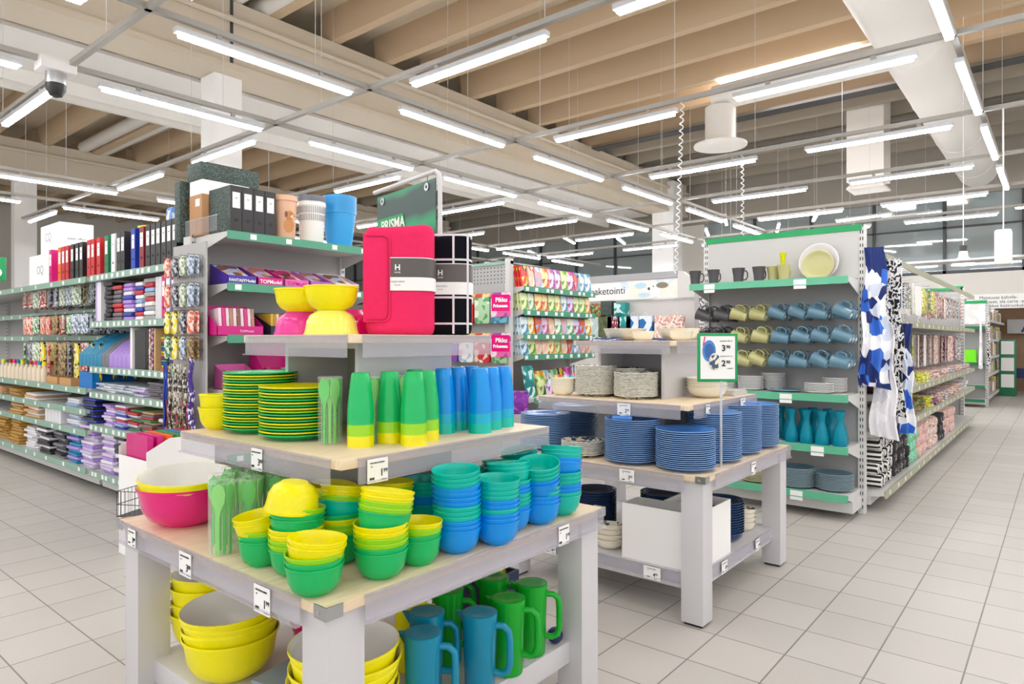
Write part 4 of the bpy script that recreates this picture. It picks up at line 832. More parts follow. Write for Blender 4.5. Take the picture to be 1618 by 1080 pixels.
# cross panel at the far end and the next gondolas
t = unit('beige end unit with green header closing the textile gondola', (12.35, 2.4, 0), RY, 1.2, .1, 2.1, [], MINT, 0, kick=False)
ob(bx('cap', 0, -.03, 2.06, 1.2, 0, 2.12, GREENP), 'header_cap', t)
NG = mat('neon green', '#7df01a', rough=.4)
t = unit('distant gondola with white circled header and neon green goods, its end', (15.9, 2.35, 0), RY, 1.2, .35, 2.05, [.15, .42, .85, 1.55], DGREEN, 1, kick=True, dual=.02)
ob(bx('header', .02, -.03, 1.6, 1.18, -.02, 2.0, prt('print circles', ['#f0f0ee', '#d9d9d6', '#f0f0ee'], 12)), 'header_panel', t); ob(bx('cap', 0, -.035, 2.0, 1.2, 0, 2.06, GREENP), 'header_cap', t)
for i in range(5): thing('storage_tub', f'neon green tub, {nth(i, 5, "left", "right")} of the row on the distant end unit', 'tub', openbox(.18, .2, .24, NG), (15.68, 2.2 - i * .2, .86), group='neon green tubs')
for i in range(2): thing('garment', f'{("pale grey", "black and white")[i]} cloth hanging on the distant end unit', 'cloth', wavy(.16, 1.0, .02, 10, (GW, BW2)[i]), (15.62 - .1 * (1 - i), 1.10 + .12 * (1 - i), 1.75), (0, 0, .1))
t = unit('distant kitchenware gondola along the far right aisle', (16.06, 1.75, 0), 0, 4.9, .58, 2.0, [.15, .6, .95, 1.3, 1.7], SHELF, 12)
GLS = mat('far glass', '#b9c4c9', rough=.1, alpha=.7)
for k, z in enumerate((.15, .6, .95, 1.3, 1.7)):
    for i in range(13):
        m_ = [(CARD, 'white'), (mat('tan box', '#b98b61', rough=.7), 'tan'), (GLS, 'glassy'), (PR[5], 'grey patterned'), (PR[3], 'yellow patterned'), (PR[4], 'rose patterned')][(i * 5 + k * 3) % 6]
        thing('kitchen_box', f'{m_[1]} box, {nth(i, 13, "nearest", "farthest")} on the {nth(k, 5)} shelf of the distant gondola', 'box', bx('box', -.13, -.2, 0, .13, .2, .2 + .05 * ((i + k) % 3), m_[0], .01), (16.3 + i * .36, 1.42, z + .001), (0, 0, rnd.uniform(-.1, .1)), 'boxes on the distant gondola')
# bistro sign on the far wall
t = thing('wall_sign', 'white wall sign about cafe products with pink script on the far wall', 'sign', bx('board', -1.4, -.02, -.23, 1.4, 0, .12, CARD), (19.96, .35, 2.28), (0, 0, RY))
for i, s_ in enumerate(('Maistuvat kahvila-', 'tuotteet, ala carte -annokset', 'ja raikkat kotiruokalounaat')): letter(t, s_, .105, INK, -1.25, .0 - i * .1, -.022, 'LEFT')
letter(t, 'Lu', .3, PBIG, .2, .02, -.024, 'LEFT', bold=.006)
t = thing('shop_sign', 'blue shop sign letters in the dark opening at the far right', 'sign', bx('board', -.5, -.02, 0, .5, 0, .35, BACK), (20.9, .6, 1.45), (0, 0, RY)); letter(t, 'AR', .34, mat('sign blue', '#16307a'), 0, .04, -.022, bold=.01)
t = thing('green_stand', 'narrow green and white leaflet stand at the far end of the right aisle', 'stand', bx('stand', -.16, -.1, 0, .16, .1, 1.3, DGREEN, .01), (19.2, 1.0, 0), (0, 0, RY))
for i in range(3): ob(bx('leaf', -.12, -.115, .2 + i * .38, .12, -.1, .5 + i * .38, CARD), 'leaflet_panel', t)
thing('blue_bench', 'low blue bench at the far right end of the aisle', 'bench', B().box(-.5, -.2, .38, .5, .2, .6, mat('bench blue', '#1a2a66')).box(-.45, -.15, 0, -.38, .15, .38, CHROME).box(.38, -.15, 0, .45, .15, .38, CHROME).mesh('bench'), (20.2, .5, 0), (0, 0, RY))

# ================================================================ stationery gondola on the left
st1 = unit('long stationery gondola on the left, its near bay with ring binders on top', (2.72, 6.34, 0), RY, 1.60, .62, 1.97, [.2, .585, .86, 1.07, 1.445, 1.83], SOFTG, 14, dual=.05)
st2 = unit('long stationery gondola on the left, its far bays with hanging packs', (2.72, 12.45, 0), RY, 6.04, .62, 1.97, [.2, .52, .70, .88, (1.33, .35), (1.58, .35), 1.83], SOFTG, 16, dual=.05)
ENDC = unit('stationery end unit with craft trays, bins and box files', (2.14, 4.6, 0), 0, 1.22, .46, 2.0, [.15, .55, .97, 1.325, 1.66, 1.995], RAILG, 4, dual=.03)
# ring binders
RINGM = B().lathe([(.008, -.001), (.013, -.001), (.013, .001)], CHROME, 18, Matrix.Rotation(R(90), 4, 'X')).mesh('ring'); HOLE = B().lathe([(0, -.0005), (.0085, -.0005), (.0085, .0005)], BLACK, 16, Matrix.Rotation(R(90), 4, 'X')).mesh('hole')
BND = {}
def binder(m, nm, w_, x, y, z, rz, where, group, h=.315, d_=.285, side=None, name='ring_binder', lean=0):
    k = (m.name, w_, h)
    if k not in BND:
        b = B().box(-w_ / 2, 0, 0, w_ / 2, .004, h, m).box(-w_ / 2, .004, 0, -w_ / 2 + .003, d_, h, side or m).box(w_ / 2 - .003, .004, 0, w_ / 2, d_, h, side or m).box(-w_ / 2 + .004, .02, .01, w_ / 2 - .004, d_ - .02, h - .012, CARD)
        BND[k] = b.mesh('binder'), bx('label', -w_ * .33, -.001, h * .52, w_ * .33, 0, h * .86, CARD)
    o = thing(name, f'{nm} {where}', 'binder', BND[k][0], (x, y, z), (0, lean, rz), group)
    l = ob(BND[k][1], 'spine_label', o); 
    letter(l, 'A4', .014, INK, 0, h * .72, -.0016); ob(RINGM, 'finger_ring', o, (0, 0, h * .26)); ob(HOLE, 'finger_hole', o, (0, -.0008, h * .26))
    return o
RED = mat('red board', '#c8232b', rough=.45); ORG = mat('orange board', '#e86a1f', rough=.45); DRED = mat('dark red board', '#8c1c2c', rough=.45); BBLU = mat('blue board', '#1b3fb5', rough=.4); BGRN = mat('green board', '#14744a', rough=.45); MAG = mat('magenta board', '#d0127a', rough=.4); BLKB = mat('black board', '#232022', rough=.4)
MARB = prt('marbled board', ['#3f4f48', '#2b3833', '#56665f', '#323f3a'], 160, .6)
bl = [(BLKB, 'black', 4.80), (BLKB, 'black', 4.885), (BLKB, 'black', 4.97), (BLKB, 'black', 5.06), (BLKB, 'black', 5.145), (BLKB, 'black', 5.235), (DRED, 'dark red', 5.345), (BBLU, 'blue', 5.50), (BLKB, 'black', 5.70), (BLKB, 'black', 5.78), (CARD, 'white', 5.89), (BGRN, 'green', 6.03), (RED, 'red', 6.20), (RED, 'red', 6.33), (RED, 'red', 6.42), (BLKB, 'black', 6.60), (BLKB, 'black', 6.70), (BLKB, 'black', 6.82), (RED, 'red', 6.95), (RED, 'red', 7.05), (ORG, 'orange', 7.15), (MAG, 'magenta', 7.40)]
for i, (m_, nm, y) in enumerate(bl): binder(m_, nm, .075, 2.11, y, 1.832, RY, f'ring binder on top of the stationery gondola, {nth(i, len(bl), "nearest", "farthest")} in the row', 'ring binders on top of the gondola', lean=0)
t = thing('paper_bag', 'blue bag of stationery lying on top of the black binders', 'bag', padm(.2, .12, .08, prt('print blue bag', ['#3a6fc0', '#dfe6f2', '#6f9ad8'], 20)), (2.3, 5.1, 2.28))
t = thing('colour_folder', 'yellow green folder lying on the dark red binder', 'folder', fold(.2, .26, .02, prt('print paper bright', ['#e8e23a', '#63b04a', '#f3efe0'], 8)), (2.26, 5.37, 2.15), (0, 0, .3))
for (x, y, z, L2, w_2, h_2, lb, tx) in ((2.5, 8.45, 1.832, .85, .34, .38, 'large white cardboard box on top of the gondola, lower of two', 'OQ'), (2.55, 8.4, 2.213, .6, .32, .32, 'large white cardboard box on top of the gondola, upper of two', 'CQ')):
    o = thing('cardboard_box', lb, 'box', bx('box', -L2 / 2, -w_2 / 2, 0, L2 / 2, w_2 / 2, h_2, CARD, .004), (x, y, z), (0, 0, RY), 'white boxes on the gondola')
    letter(o, tx, .13, GREYD, -.05, h_2 * .45, -w_2 / 2 - .001); ob(text('paper office', .035, INK), 'lettering', o, (L2 / 2 + .001, 0, h_2 * .45), (R(90), 0, R(90)))
t = thing('aisle_sign', 'green hanging aisle sign with a white 6 at the left edge', 'sign', bx('board', -.16, -.012, 0, .16, .012, .225, GREENP, .003), (1.74, 7.93, 1.86), (0, 0, R(-37))); letter(t, '6', .2, CARD, .09, .04, -.0135, bold=.002)
ob(B().tube([(0, 0, .22), (0, 0, 1.7)], .004, DARK, 5).mesh('cord'), 'cord', t)
# generic goods on the near bay
LIL = mat('lilac plastic', '#b48ee0', rough=.35); LIL2 = mat('pale lilac film', '#d8c8ea', rough=.4); TEALF = mat('teal folder', '#1289b4', rough=.4); BLKF = mat('black folder', '#1d1c20', rough=.35); WHF = mat('white folder', '#eceaf0', rough=.4); NVF = mat('royal blue folder', '#2337a8', rough=.4); GRF = mat('grey folder', '#777a84', rough=.4); GLD = mat('gold envelope', '#b98a35', rough=.45); KRA = mat('kraft envelope', '#cfa877', rough=.6); REDF = mat('red folder', '#c62a38', rough=.4); LBL2 = mat('light blue folder', '#9db8de', rough=.45); SMK = mat('smoky film', '#71656d', rough=.3); GNF = mat('green folder', '#3f8a4f', rough=.45); CLRF = mat('clear wallet', '#c9d0dc', rough=.15)
BRT = [ORG, mat('lime card', '#b6d93a', rough=.5), NVF, GNF, mat('purple card', '#5a3391', rough=.5), CARD, mat('yellow card', '#f0dc3c', rough=.5)]
FN = {}
def pile(x, y, z, n, t_, cols, nm, where, w_=.22, d_=.3, jit=.02, name='document_folder', cat='folder', rz=RY, grp=None):
    for i in range(n):
        c = cols[i % len(cols)]
        thing(name, f'{nm}, {nth(i, n)} in the pile {where}', cat, fold(w_, d_, t_, c), (x + rnd.uniform(-jit, jit), y + rnd.uniform(-jit, jit) * .5, z + .001 + i * (t_ + .0008)), (0, 0, rz + rnd.uniform(-.08, .08)), grp or (nm + 's ' + where)[:60])
# shelf .2 (bottom)
pile(2.28, 5.55, .2, 4, .03, [TEALF], 'teal folder', 'lowest beside the binders', .2)
pile(2.28, 5.55, .326, 10, .018, [WHF, BLKF, LIL, WHF], 'black or white folder', 'above the teal folders', .2)
pile(2.28, 5.80, .2, 9, .036, [BLKF, WHF, BLKF], 'black file', 'left of the teal folders on the lowest shelf', .22)
pile(2.28, 6.05, .2, 13, .026, [LIL, LIL2, LIL2, WHF], 'lilac wallet', 'lowest, nearest of the lilac ones', .24)
pile(2.28, 6.50, .2, 13, .027, [LIL2, LIL2, LIL, WHF], 'pale lilac wallet', 'lowest, second of the lilac ones', .28)
pile(2.28, 6.85, .2, 10, .028, [TEALF, LIL, TEALF], 'teal wallet', 'lowest, beyond the lilac ones', .26)
pile(2.28, 7.2, .2, 11, .026, [GRF, BLKF], 'grey wallet', 'lowest, beyond the teal wallets', .26)
pile(2.26, 7.6, .2, 12, .026, [BLKF, BLKF, WHF], 'black wallet', 'lowest, farthest of the dark ones', .3)
pile(2.28, 8.1, .2, 8, .026, [WHF], 'white envelope pack', 'lowest, before the gold ones', .3)
pile(2.28, 8.6, .2, 9, .03, [GLD], 'gold envelope pack', 'lowest, nearer of two', .35)
pile(2.28, 9.15, .2, 9, .03, [GLD], 'gold envelope pack', 'lowest, farther of two', .4)
# upright binders at the near end of the lowest shelf
for y, m_, nm in ((5.30, MAG, 'magenta'), (5.20, BBLU, 'blue'), (5.12, TEALF, 'teal')): binder(m_, nm, .07, 2.12, y, .202, RY, 'ring binder standing on the lowest shelf beside the white display', 'binders on the lowest shelf')
for i, m_ in enumerate((CARD, KRA, CARD, KRA)): thing('cardboard_sheet', f'{("white", "tan")[i % 2]} board standing left of the magenta binder, {nth(i, 4, "right", "left")} of four', 'board', bx('sheet', 0, 0, 0, .012, .3, .33, m_), (2.12, 5.37 + i * .02, .202), (0, 0, RY))
t = thing('display_carton', 'white cardboard floor display holding bright folders behind the pink bowl', 'display box', None, (1.63, 4.46, 0), (0, 0, RY))
b = B()
for xx in (0, .396): b.add([(xx, 0, 0), (xx, .40, 0), (xx, .40, .72), (xx, .13, .72), (xx, 0, .65), (xx + .004, 0, 0), (xx + .004, .40, 0), (xx + .004, .40, .72), (xx + .004, .13, .72), (xx + .004, 0, .65)], [(4, 3, 2, 1, 0), (5, 6, 7, 8, 9), (0, 1, 6, 5), (1, 2, 7, 6), (2, 3, 8, 7), (3, 4, 9, 8), (4, 0, 5, 9)], CARD)
b.box(.004, 0, .0, .396, .004, .6, CARD).box(.004, .396, 0, .396, .4, .72, CARD).box(.004, .004, .27, .396, .396, .276, CARD); ob(b.mesh('carton'), 'carton', t)
for i, (m_, nm) in enumerate(((MAG, 'magenta'), (MAG, 'pink'), (ORG, 'orange'), (GNF, 'green'), (TEALF, 'teal'), (REDF, 'red'))): thing('slim_folder', f'{nm} slim folder standing in the white floor display, {nth(i, 6, "left", "right")} of six', 'folder', bx('folder', 0, 0, 0, .035, .3, .455, m_, .002), (1.65 + i * .055, 4.1, .277))
# shelf .585
pile(2.3, 5.02, .585, 5, .026, [LBL2, WHF, BLKF], 'light blue folder', 'middle shelf, nearest', .22)
pile(2.28, 5.30, .585, 9, .018, [KRA, GNF, REDF, SMK], 'red or green folder', 'middle shelf, second', .2)
pile(2.28, 5.55, .585, 9, .018, [GNF, SMK, CLRF, REDF], 'green folder', 'middle shelf, third', .2)
pile(2.28, 5.80, .585, 10, .018, [NVF, LBL2, LIL, REDF, CARD], 'mixed blue folder', 'middle shelf, fourth', .2)
pile(2.28, 6.05, .585, 8, .022, [LIL2, LIL, WHF], 'pale lilac folder', 'middle shelf, fifth', .2)
pile(2.28, 6.45, .521, 12, .022, [BLKF, NVF], 'royal blue folder', 'middle shelf of the far bays, first', .26)
pile(2.28, 6.85, .521, 12, .02, [LBL2, WHF, WHF], 'light blue folder', 'middle shelf of the far bays, second', .3)
for i in range(5): thing('magazine_file', f'white magazine file on the middle shelf, {nth(i, 5, "nearest", "farthest")} of five', 'magazine file', openbox(.08, .26, .17, WHF), (2.24, 7.15 + i * .09, .522), (0, 0, RY), 'white magazine files')
pile(2.26, 7.95, .521, 5, .025, [KRA, WHF], 'kraft envelope pack', 'middle shelf, far', .4); pile(2.26, 8.5, .521, 5, .025, [GLD, KRA], 'golden envelope pack', 'middle shelf, farther', .4)
pile(2.26, 7.95, .701, 3, .02, [WHF, KRA], 'white envelope pack', 'upper middle shelf, far', .4); pile(2.26, 8.55, .701, 4, .02, [GLD], 'golden pack', 'upper middle shelf, farther', .4); pile(2.26, 9.2, .701, 4, .02, [KRA], 'kraft pack', 'upper middle shelf, farthest', .4)
# shelf .86
pile(2.3, 4.98, .86, 9, .014, [SMK], 'smoky wallet', 'wide low shelf, nearest', .22); pile(2.3, 5.22, .86, 8, .014, [SMK, GRF], 'smoky grey wallet', 'wide low shelf, second', .22)
for i, (nm, c) in enumerate((('clear lilac', LIL2), ('clear green', CLRF), ('clear blue', CLRF), ('clear white', WHF), ('clear grey', CLRF))): pile(2.3, 5.46 + i * .2, .86, 4, .018, [c, CLRF], nm + ' wallet', f'wide low shelf, {ORD[i + 2]}', .19, jit=.03)
thing('letter_tray', 'bright blue plastic tray on the low shelf beyond the clear wallets', 'tray', openbox(.3, .34, .14, plastic('tray blue', '#1186dd')), (2.3, 6.55, .881), (0, 0, RY))
BASK = mat('wicker', '#c79a62', rough=.8, bump=.8, bscale=120)
for i in range(2):
    thing('wicker_basket', f'shallow wicker basket on the shelf below the hanging packs, {("nearer", "farther")[i]} of two', 'basket', openbox(.3, .3, .07, BASK, .012), (2.26, 7.0 + i * .36, .881), (0, 0, RY))
bt = B().lathe([(0, 0), (.03, 0), (.03, .12), (.015, .15), (.015, .17), (0, .17)], mat('craft bottle', '#e8d9c0', rough=.4), 12).mesh('bottle'); btc = {c: B().lathe([(0, .165), (.018, .165), (.018, .2), (0, .2)], m_, 12).mesh('cap') for c, m_ in (('yellow', PYEL), ('blue', PBLU), ('pink', PBIG), ('red', RED), ('green', GNF))}
for i in range(22):
    c = list(btc)[(i * 3) % 5]; o = thing('craft_bottle', f'{c} capped craft bottle, {nth(i, 22, "nearest", "farthest")} on the shelf below the hanging packs', 'bottle', bt, (2.16 + .08 * (i % 2), 7.75 + i * .07, .881), group='craft bottles'); ob(btc[c], 'cap', o)
# shelf 1.07 near bay: magazine files, black tray, colour stacks
def magfile(m): return B().add([(-.04, 0, 0), (.04, 0, 0), (.04, .26, 0), (-.04, .26, 0), (-.04, 0, .1), (.04, 0, .1), (.04, .1, .2), (-.04, .1, .2), (.04, .26, .29), (-.04, .26, .29)], [(3, 2, 1, 0), (0, 1, 5, 4), (4, 5, 6, 7), (7, 6, 8, 9), (2, 3, 9, 8), (1, 2, 8, 6, 5), (0, 4, 7, 9, 3)], m).mesh('magazine_file', .002)
MF = {k: magfile(v) for k, v in (('teal', TEALF), ('grey', GRF), ('lilac', LIL))}
for i, c in enumerate(['lilac'] * 5 + ['grey'] * 2 + ['teal'] * 6): thing('magazine_file', f'{c} magazine file, {nth(i, 13, "nearest", "farthest")} in the row under the trays', 'magazine file', MF[c], (2.12, 5.62 + i * .085 if i < 8 else 5.62 + i * .085, 1.072 if 5.62 + i * .085 < 6.26 else 1.072), (0, 0, RY), 'magazine files in a row')
thing('file_drawer', 'tall black file drawer beside the lilac magazine files', 'file drawer', openbox(.2, .3, .3, BLKF), (2.28, 5.42, 1.072), (0, 0, RY)); thing('white_file', 'white upright file left of the black drawer', 'file', bx('file', -.02, 0, 0, .02, .28, .32, CARD, .002), (2.12, 5.56, 1.072), (0, 0, RY))
for i, m_ in enumerate((KRA, PR[7], PR[4], BLKF)): thing('note_book', f'{("tan", "plum patterned", "rose patterned", "black")[i]} notebook standing between the black drawer and the bright stacks', 'notebook', bx('nb', -.015, 0, 0, .015, .26, .31, m_, .002), (2.12, 5.14 + i * .045, 1.072), (0, 0, RY))
pile(2.25, 5.06, 1.07, 12, .02, BRT[:5], 'bright card pack', 'left of the two bright ones', .1, .2, .004); pile(2.25, 4.92, 1.07, 9, .02, BRT[1:], 'bright card pack', 'right of the two bright ones', .12, .2, .004)
# shelf 1.445 near bay
for y, m_, nm in ((4.82, BBLU, 'blue'), (4.90, WHF, 'white'), (4.97, MAG, 'magenta')): binder(m_, nm, .06, 2.11, y, 1.447, RY, 'binder on the shelf under the black binders', 'binders on the second shelf from the top')
for i in range(5): thing('white_folder', f'white plastic folder beside the magenta binder, {nth(i, 5, "right", "left")} of five', 'folder', bx('f', -.008, 0, 0, .008, .28, .31, WHF, .002), (2.12, 5.03 + i * .022, 1.447), (0, 0, RY))
pile(2.26, 5.27, 1.445, 9, .034, [GREYD, CARD, GREYD, CARD, REDF, GREYD, LBL2, REDF], 'grey or red storage box', 'second shelf, nearest', .17, .26, .004, 'storage_box', 'box'); pile(2.26, 5.46, 1.445, 9, .032, [CARD, REDF, NVF, CARD, LBL2], 'blue or white storage box', 'second shelf, second', .14, .26, .006, 'storage_box', 'box')
pile(2.26, 5.64, 1.445, 9, .032, [LIL, NVF, WHF, LIL], 'lilac letter tray', 'second shelf, third', .17, .28, .006, 'letter_tray', 'tray'); pile(2.26, 5.84, 1.445, 8, .035, [SMK, SMK, REDF, REDF, SMK], 'smoky or red letter tray', 'second shelf, fourth', .17, .28, .006, 'letter_tray', 'tray'); pile(2.26, 6.03, 1.445, 9, .035, [BLKF], 'black letter tray', 'second shelf, fifth', .16, .28, .008, 'letter_tray', 'tray')
thing('poster_folder', 'white and lilac tall folder at the left end of the near bay', 'folder', B().box(-.06, 0, 0, .06, .28, .33, WHF).box(-.05, -.001, 0, -.03, 0, .33, LIL).mesh('folder'), (2.11, 6.2, 1.447), (0, 0, RY))
thing('drawing_board', 'white board leaning behind the magazine files', 'board', bx('b', -.1, 0, 0, .1, .01, .3, CARD), (2.45, 6.15, 1.072), (0, 0, RY))
# hanging packs in the far bays: small bags on hooks
PK = [prt('pack red white', ['#c93232', '#f2eee8', '#e7b5a4', '#8c2a2a'], 50), prt('pack sage', ['#aebfa2', '#e6ebdd', '#6d8265', '#dfe6d3'], 55), prt('pack steel', ['#8fa0b5', '#e8ecf2', '#4f5d70', '#c7d2e0'], 55), prt('pack coral', ['#ea7458', '#f6b39c', '#d14b3a', '#f3dccf'], 50), prt('pack brown', ['#7a6040', '#c9a86c', '#4a3a2a', '#a98a52'], 60), prt('pack yellow', ['#f5dd10', '#1c1c1c', '#f5dd10', '#fff7c4'], 40), prt('pack dark', ['#3b3c44', '#8d909c', '#23242a', '#c0c3cc'], 60), prt('pack green', ['#3f9a55', '#cfe8c9', '#1f6b3a', '#e7e9da'], 55)]
pkn = ['red and white', 'sage green', 'steel grey', 'coral', 'brown', 'yellow and black', 'dark grey', 'green']
for row, (z, h_, qs) in enumerate(((1.80, .16, [4, 6, 4, 1, 2, 1, 2, 6, 0, 1, 0, 0]), (1.53, .16, [6, 6, 2, 2, 7, 0, 4, 3, 3, 7, 3, 3]), (1.27, .3, [5, 5, 0, 5, 6, 4, 4, 3, 5, 1, 6, 7]))):
    for i, q in enumerate(qs):
        y = 6.42 + i * .19
        ob(B().tube([(0, 0, 0), (0, -.5, 0)], .003, CHROME, 5).mesh('hook'), 'peg_hook', st2, (12.45 - y, 0, z + .015))
        for k in range(4): thing('craft_pack', f'{pkn[q]} craft pack, {nth(i, 12, "nearest", "farthest")} hook of {("upper", "middle", "lower")[row]} row, {ORD[k]} from front', 'craft pack', pad(.13, h_ + .02, PK[q], .02), (2.2 + k * .09, y + rnd.uniform(-.02, .02), z + rnd.uniform(-.005, .005)), (0, 0, RY + rnd.uniform(-.35, .35)), 'craft packs of the %s row' % ('upper', 'middle', 'lower')[row])
# ---------------------------------------------------------------- end unit goods
for i in range(4): binder(BLKB, 'black', .078, 2.215 + i * .081, 4.145, 1.997, 0, f'box file with marbled sides on the end unit, {nth(i, 4, "left", "right")} of four', 'box files on the end unit', h=.3, side=MARB, name='box_file')
for i in range(4): binder(BLKB, 'black', .0781, 2.21 + i * .0815, 4.44 - .0, 1.997, math.pi, f'marbled box file in the back row, {nth(i, 4, "left", "right")} of four', 'box files in the back row', h=.34, d_=.004, side=MARB, name='box_file') if 0 else None
thing('box_file_block', 'dark marbled box file lying on top of the white and brown carton', 'box file', bx('blk', 0, -.10, 0, .42, .10, .12, MARB, .003), (2.13, 4.55, 2.375))
thing('box_file', 'dark marbled box file standing alone at the left edge of the end unit', 'box file', bx('blk', -.04, -.04, 0, .04, .04, .42, MARB, .002), (2.14, 4.73, 1.97))
t = thing('cardboard_box', 'brown cardboard carton with white flap left of the four box files', 'box', bx('carton', 0, -.09, 0, .34, .09, .28, mat('brown carton', '#b98c63', rough=.8), .003), (2.135, 4.535, 1.997)); ob(bx('flap', .002, -.088, .28, .338, .088, .377, CARD), 'white_flap', t); ob(bx('label', -.002, -.06, .2, 0, .0, .25, CARD), 'label', t)
wb = B()
for i in range(22): wb.tube([(0, -.2 + i * .02, 0), (0, -.2 + i * .02, .1)], .0015, CHROME, 4)
wb.tube([(0, -.21, .1), (0, .22, .1)], .003, CHROME, 6); thing('wire_divider', 'wire guard at the left end of the top shelf of the end unit', 'wire guard', wb.mesh('wire'), (2.10, 4.38, 1.997))
def bin_(r0, r1, h, m, mr=None, n_=1): return B().lathe([(0, 0), (r0, 0), (r0 + .002, .004), (r1 - .004, h - .02), (r1 + .003, h - .018), (r1 + .003, h), (r1 - .003, h), (r0 - .002, .008), (0, .008)], [m] * 3 + [mr or m] * 3 + [m] * 2, 36).mesh('bin')
DOG = mat('peach print', '#e3b595', rough=.4)
for i in range(2): thing('waste_bin', f'peach waste bin printed with a dog, {("lower", "upper")[i]} of the nested pair', 'bin', bin_(.068, .083, .28, DOG), (2.60, 4.20, 1.997 + i * .018))
bo = bpy.data.objects['waste_bin']
dg = B(); DC = mat('dog tan', '#c98a52', rough=.6); DD = mat('dog ear brown', '#8a5430', rough=.6)
def blob(b, cx_, cz_, rx, rz_, m, yy): b.prism([(cx_ + rx * math.cos(k * .5236), cz_ + rz_ * math.sin(k * .5236)) for k in range(12)], 0, .002, m, Matrix.Translation((0, yy, 0)) @ Matrix.Rotation(R(90), 4, 'X'))
blob(dg, .018, .16, .028, .03, DC, -.078); blob(dg, .012, .09, .034, .05, DC, -.074); blob(dg, -.008, .165, .01, .022, DD, -.0805); blob(dg, .034, .15, .014, .011, mat('dog cream', '#ecc9a0', rough=.6), -.0805); blob(dg, .046, .153, .004, .004, BLACK, -.083); blob(dg, .024, .168, .0035, .0035, BLACK, -.083)
ob(dg.mesh('print'), 'dog_print', bo, (0, 0, 0), (0, 0, R(-20)))
WB = bin_(.082, .098, .28, PWHT); sl = B()
for r_ in range(2):
    for k in range(40):
        a = k * math.tau / 40; sl.box(-.0035, -.0965 + .002 * (1 - r_), 0, .0035, -.0925, .045, GREYD, Matrix.Rotation(a, 4, 'Z') @ Matrix.Translation((0, 0, .155 + r_ * .055)))
WS = sl.mesh('slots')
for i, (m_, nm) in enumerate(((PWHT, 'white'), (PWHT, 'white'), (GRF, 'grey'), (GRF, 'grey'), (GRF, 'grey'))):
    o = thing('waste_bin', f'{nm} waste bin, {nth(i, 5)} in the nested stack beside the dog bin', 'bin', WB if m_ is PWHT else bin_(.082, .098, .28, m_), (2.83, 4.22, 1.997 + i * .014), group='nested slotted bins')
    if i == 0: ob(WS, 'slots', o)
SKY = mat('sky blue plastic', '#39a5e6', rough=.35)
BB = bin_(.09, .125, .27, SKY)
for i in range(10): thing('waste_bin', f'sky blue waste bin, {nth(i, 10)} in the tall nested stack on the end unit', 'bin', BB, (3.10, 4.26, 1.997 + i * .0125), group='sky blue bins')
def tray(mo, w_, d_, hf, hb): 
    b = B(); 
    for x in (-w_ / 2, w_ / 2 - .003): b.add([(x, 0, 0), (x, d_, 0), (x, d_, hb), (x, 0, hf), (x + .003, 0, 0), (x + .003, d_, 0), (x + .003, d_, hb), (x + .003, 0, hf)], [(3, 2, 1, 0), (4, 5, 6, 7), (0, 1, 5, 4), (1, 2, 6, 5), (2, 3, 7, 6), (3, 0, 4, 7)], mo)
    b.box(-w_ / 2, 0, 0, w_ / 2, .003, hf, mo).box(-w_ / 2, d_ - .003, 0, w_ / 2, d_, hb, mo).box(-w_ / 2, 0, 0, w_ / 2, d_, .003, mo); return b.mesh('tray')
PURP = mat('violet card', '#4a2fa0', rough=.4); MGC = mat('magenta card', '#d31583', rough=.4); PKC = mat('pink card', '#e56ab4', rough=.4); VIO = mat('light violet card', '#b45fc9', rough=.4); PPC = mat('pale pink card', '#efd3dd', rough=.4)
cov = [prt('cover portrait A', ['#e9c6b4', '#b98a6c', '#c8b8e0', '#6a4a7a', '#f1e2e6'], 16), prt('cover portrait B', ['#e8b9a0', '#d9307f', '#6b3b2c', '#f4e1ea', '#913a78'], 16), prt('cover portrait C', ['#d9b494', '#8a5a44', '#b9c8e8', '#f0ece0', '#54406a'], 14)]
def dtray(x, z, mo, w_, txt_, tm, lb, cv, y=4.15, hb=.14, hf=.055, nb=6, tx=0):
    t = thing('display_tray', lb, 'display box', tray(mo, w_, .24, hf, hb), (x, y, z), (0, 0, 0), 'craft display trays')
    letter(t, txt_, tm[1], tm[0], tx, hf * .28, -.001, bold=.0006)
    for i in range(nb):
        thing('craft_book', f'craft book with portrait cover, {nth(i, nb, "front", "back")} in the {lb.split(" on ")[0].split(" at ")[0]}', 'book', fold(w_ * .82, .2, .006, cov[(cv + i) % 3] if i < nb - 1 or 1 else CARD), (x, y + .115 + i * .006, z + .045 + i * .009), (R(24), 0, 0), 'craft books in trays')
WT = (CARD, .034)
dtray(2.26, 1.662, PURP, .2, 'FANTASYModel', (CARD, .027), 'violet FANTASYModel tray on the second shelf of the end unit', 0)
dtray(2.465, 1.662, MGC, .19, 'TOPModel', (CARD, .036), 'magenta TOPModel tray on the second shelf of the end unit', 1)
dtray(2.665, 1.662, PKC, .19, 'TOPModel', (MGC, .036), 'pink TOPModel tray on the second shelf of the end unit', 2)
dtray(2.865, 1.662, VIO, .18, 'MagicModel', (PPC, .026), 'light violet tray on the second shelf of the end unit', 1)
dtray(3.09, 1.662, PPC, .22, 'TOPModel', (CARD, .036), 'pale pink tray at the right end of the second shelf', 0)
t = thing('display_tray', 'magenta box of pink pads at the left of the third shelf', 'display box', tray(MGC, .32, .24, .06, .2), (2.25, 4.15, 1.327)); letter(t, 'TOPModel', .022, PPC, .04, .02, -.001)
for i in range(10): thing('colour_pad', f'pale pink writing pad, {nth(i, 10, "left", "right")} in the magenta box', 'pad', bx('pad', 0, 0, 0, .02, .16, .17, cov[i % 3] if i % 2 else PPC), (2.12 + i * .025, 4.18, 1.335), (R(-6), 0, 0))
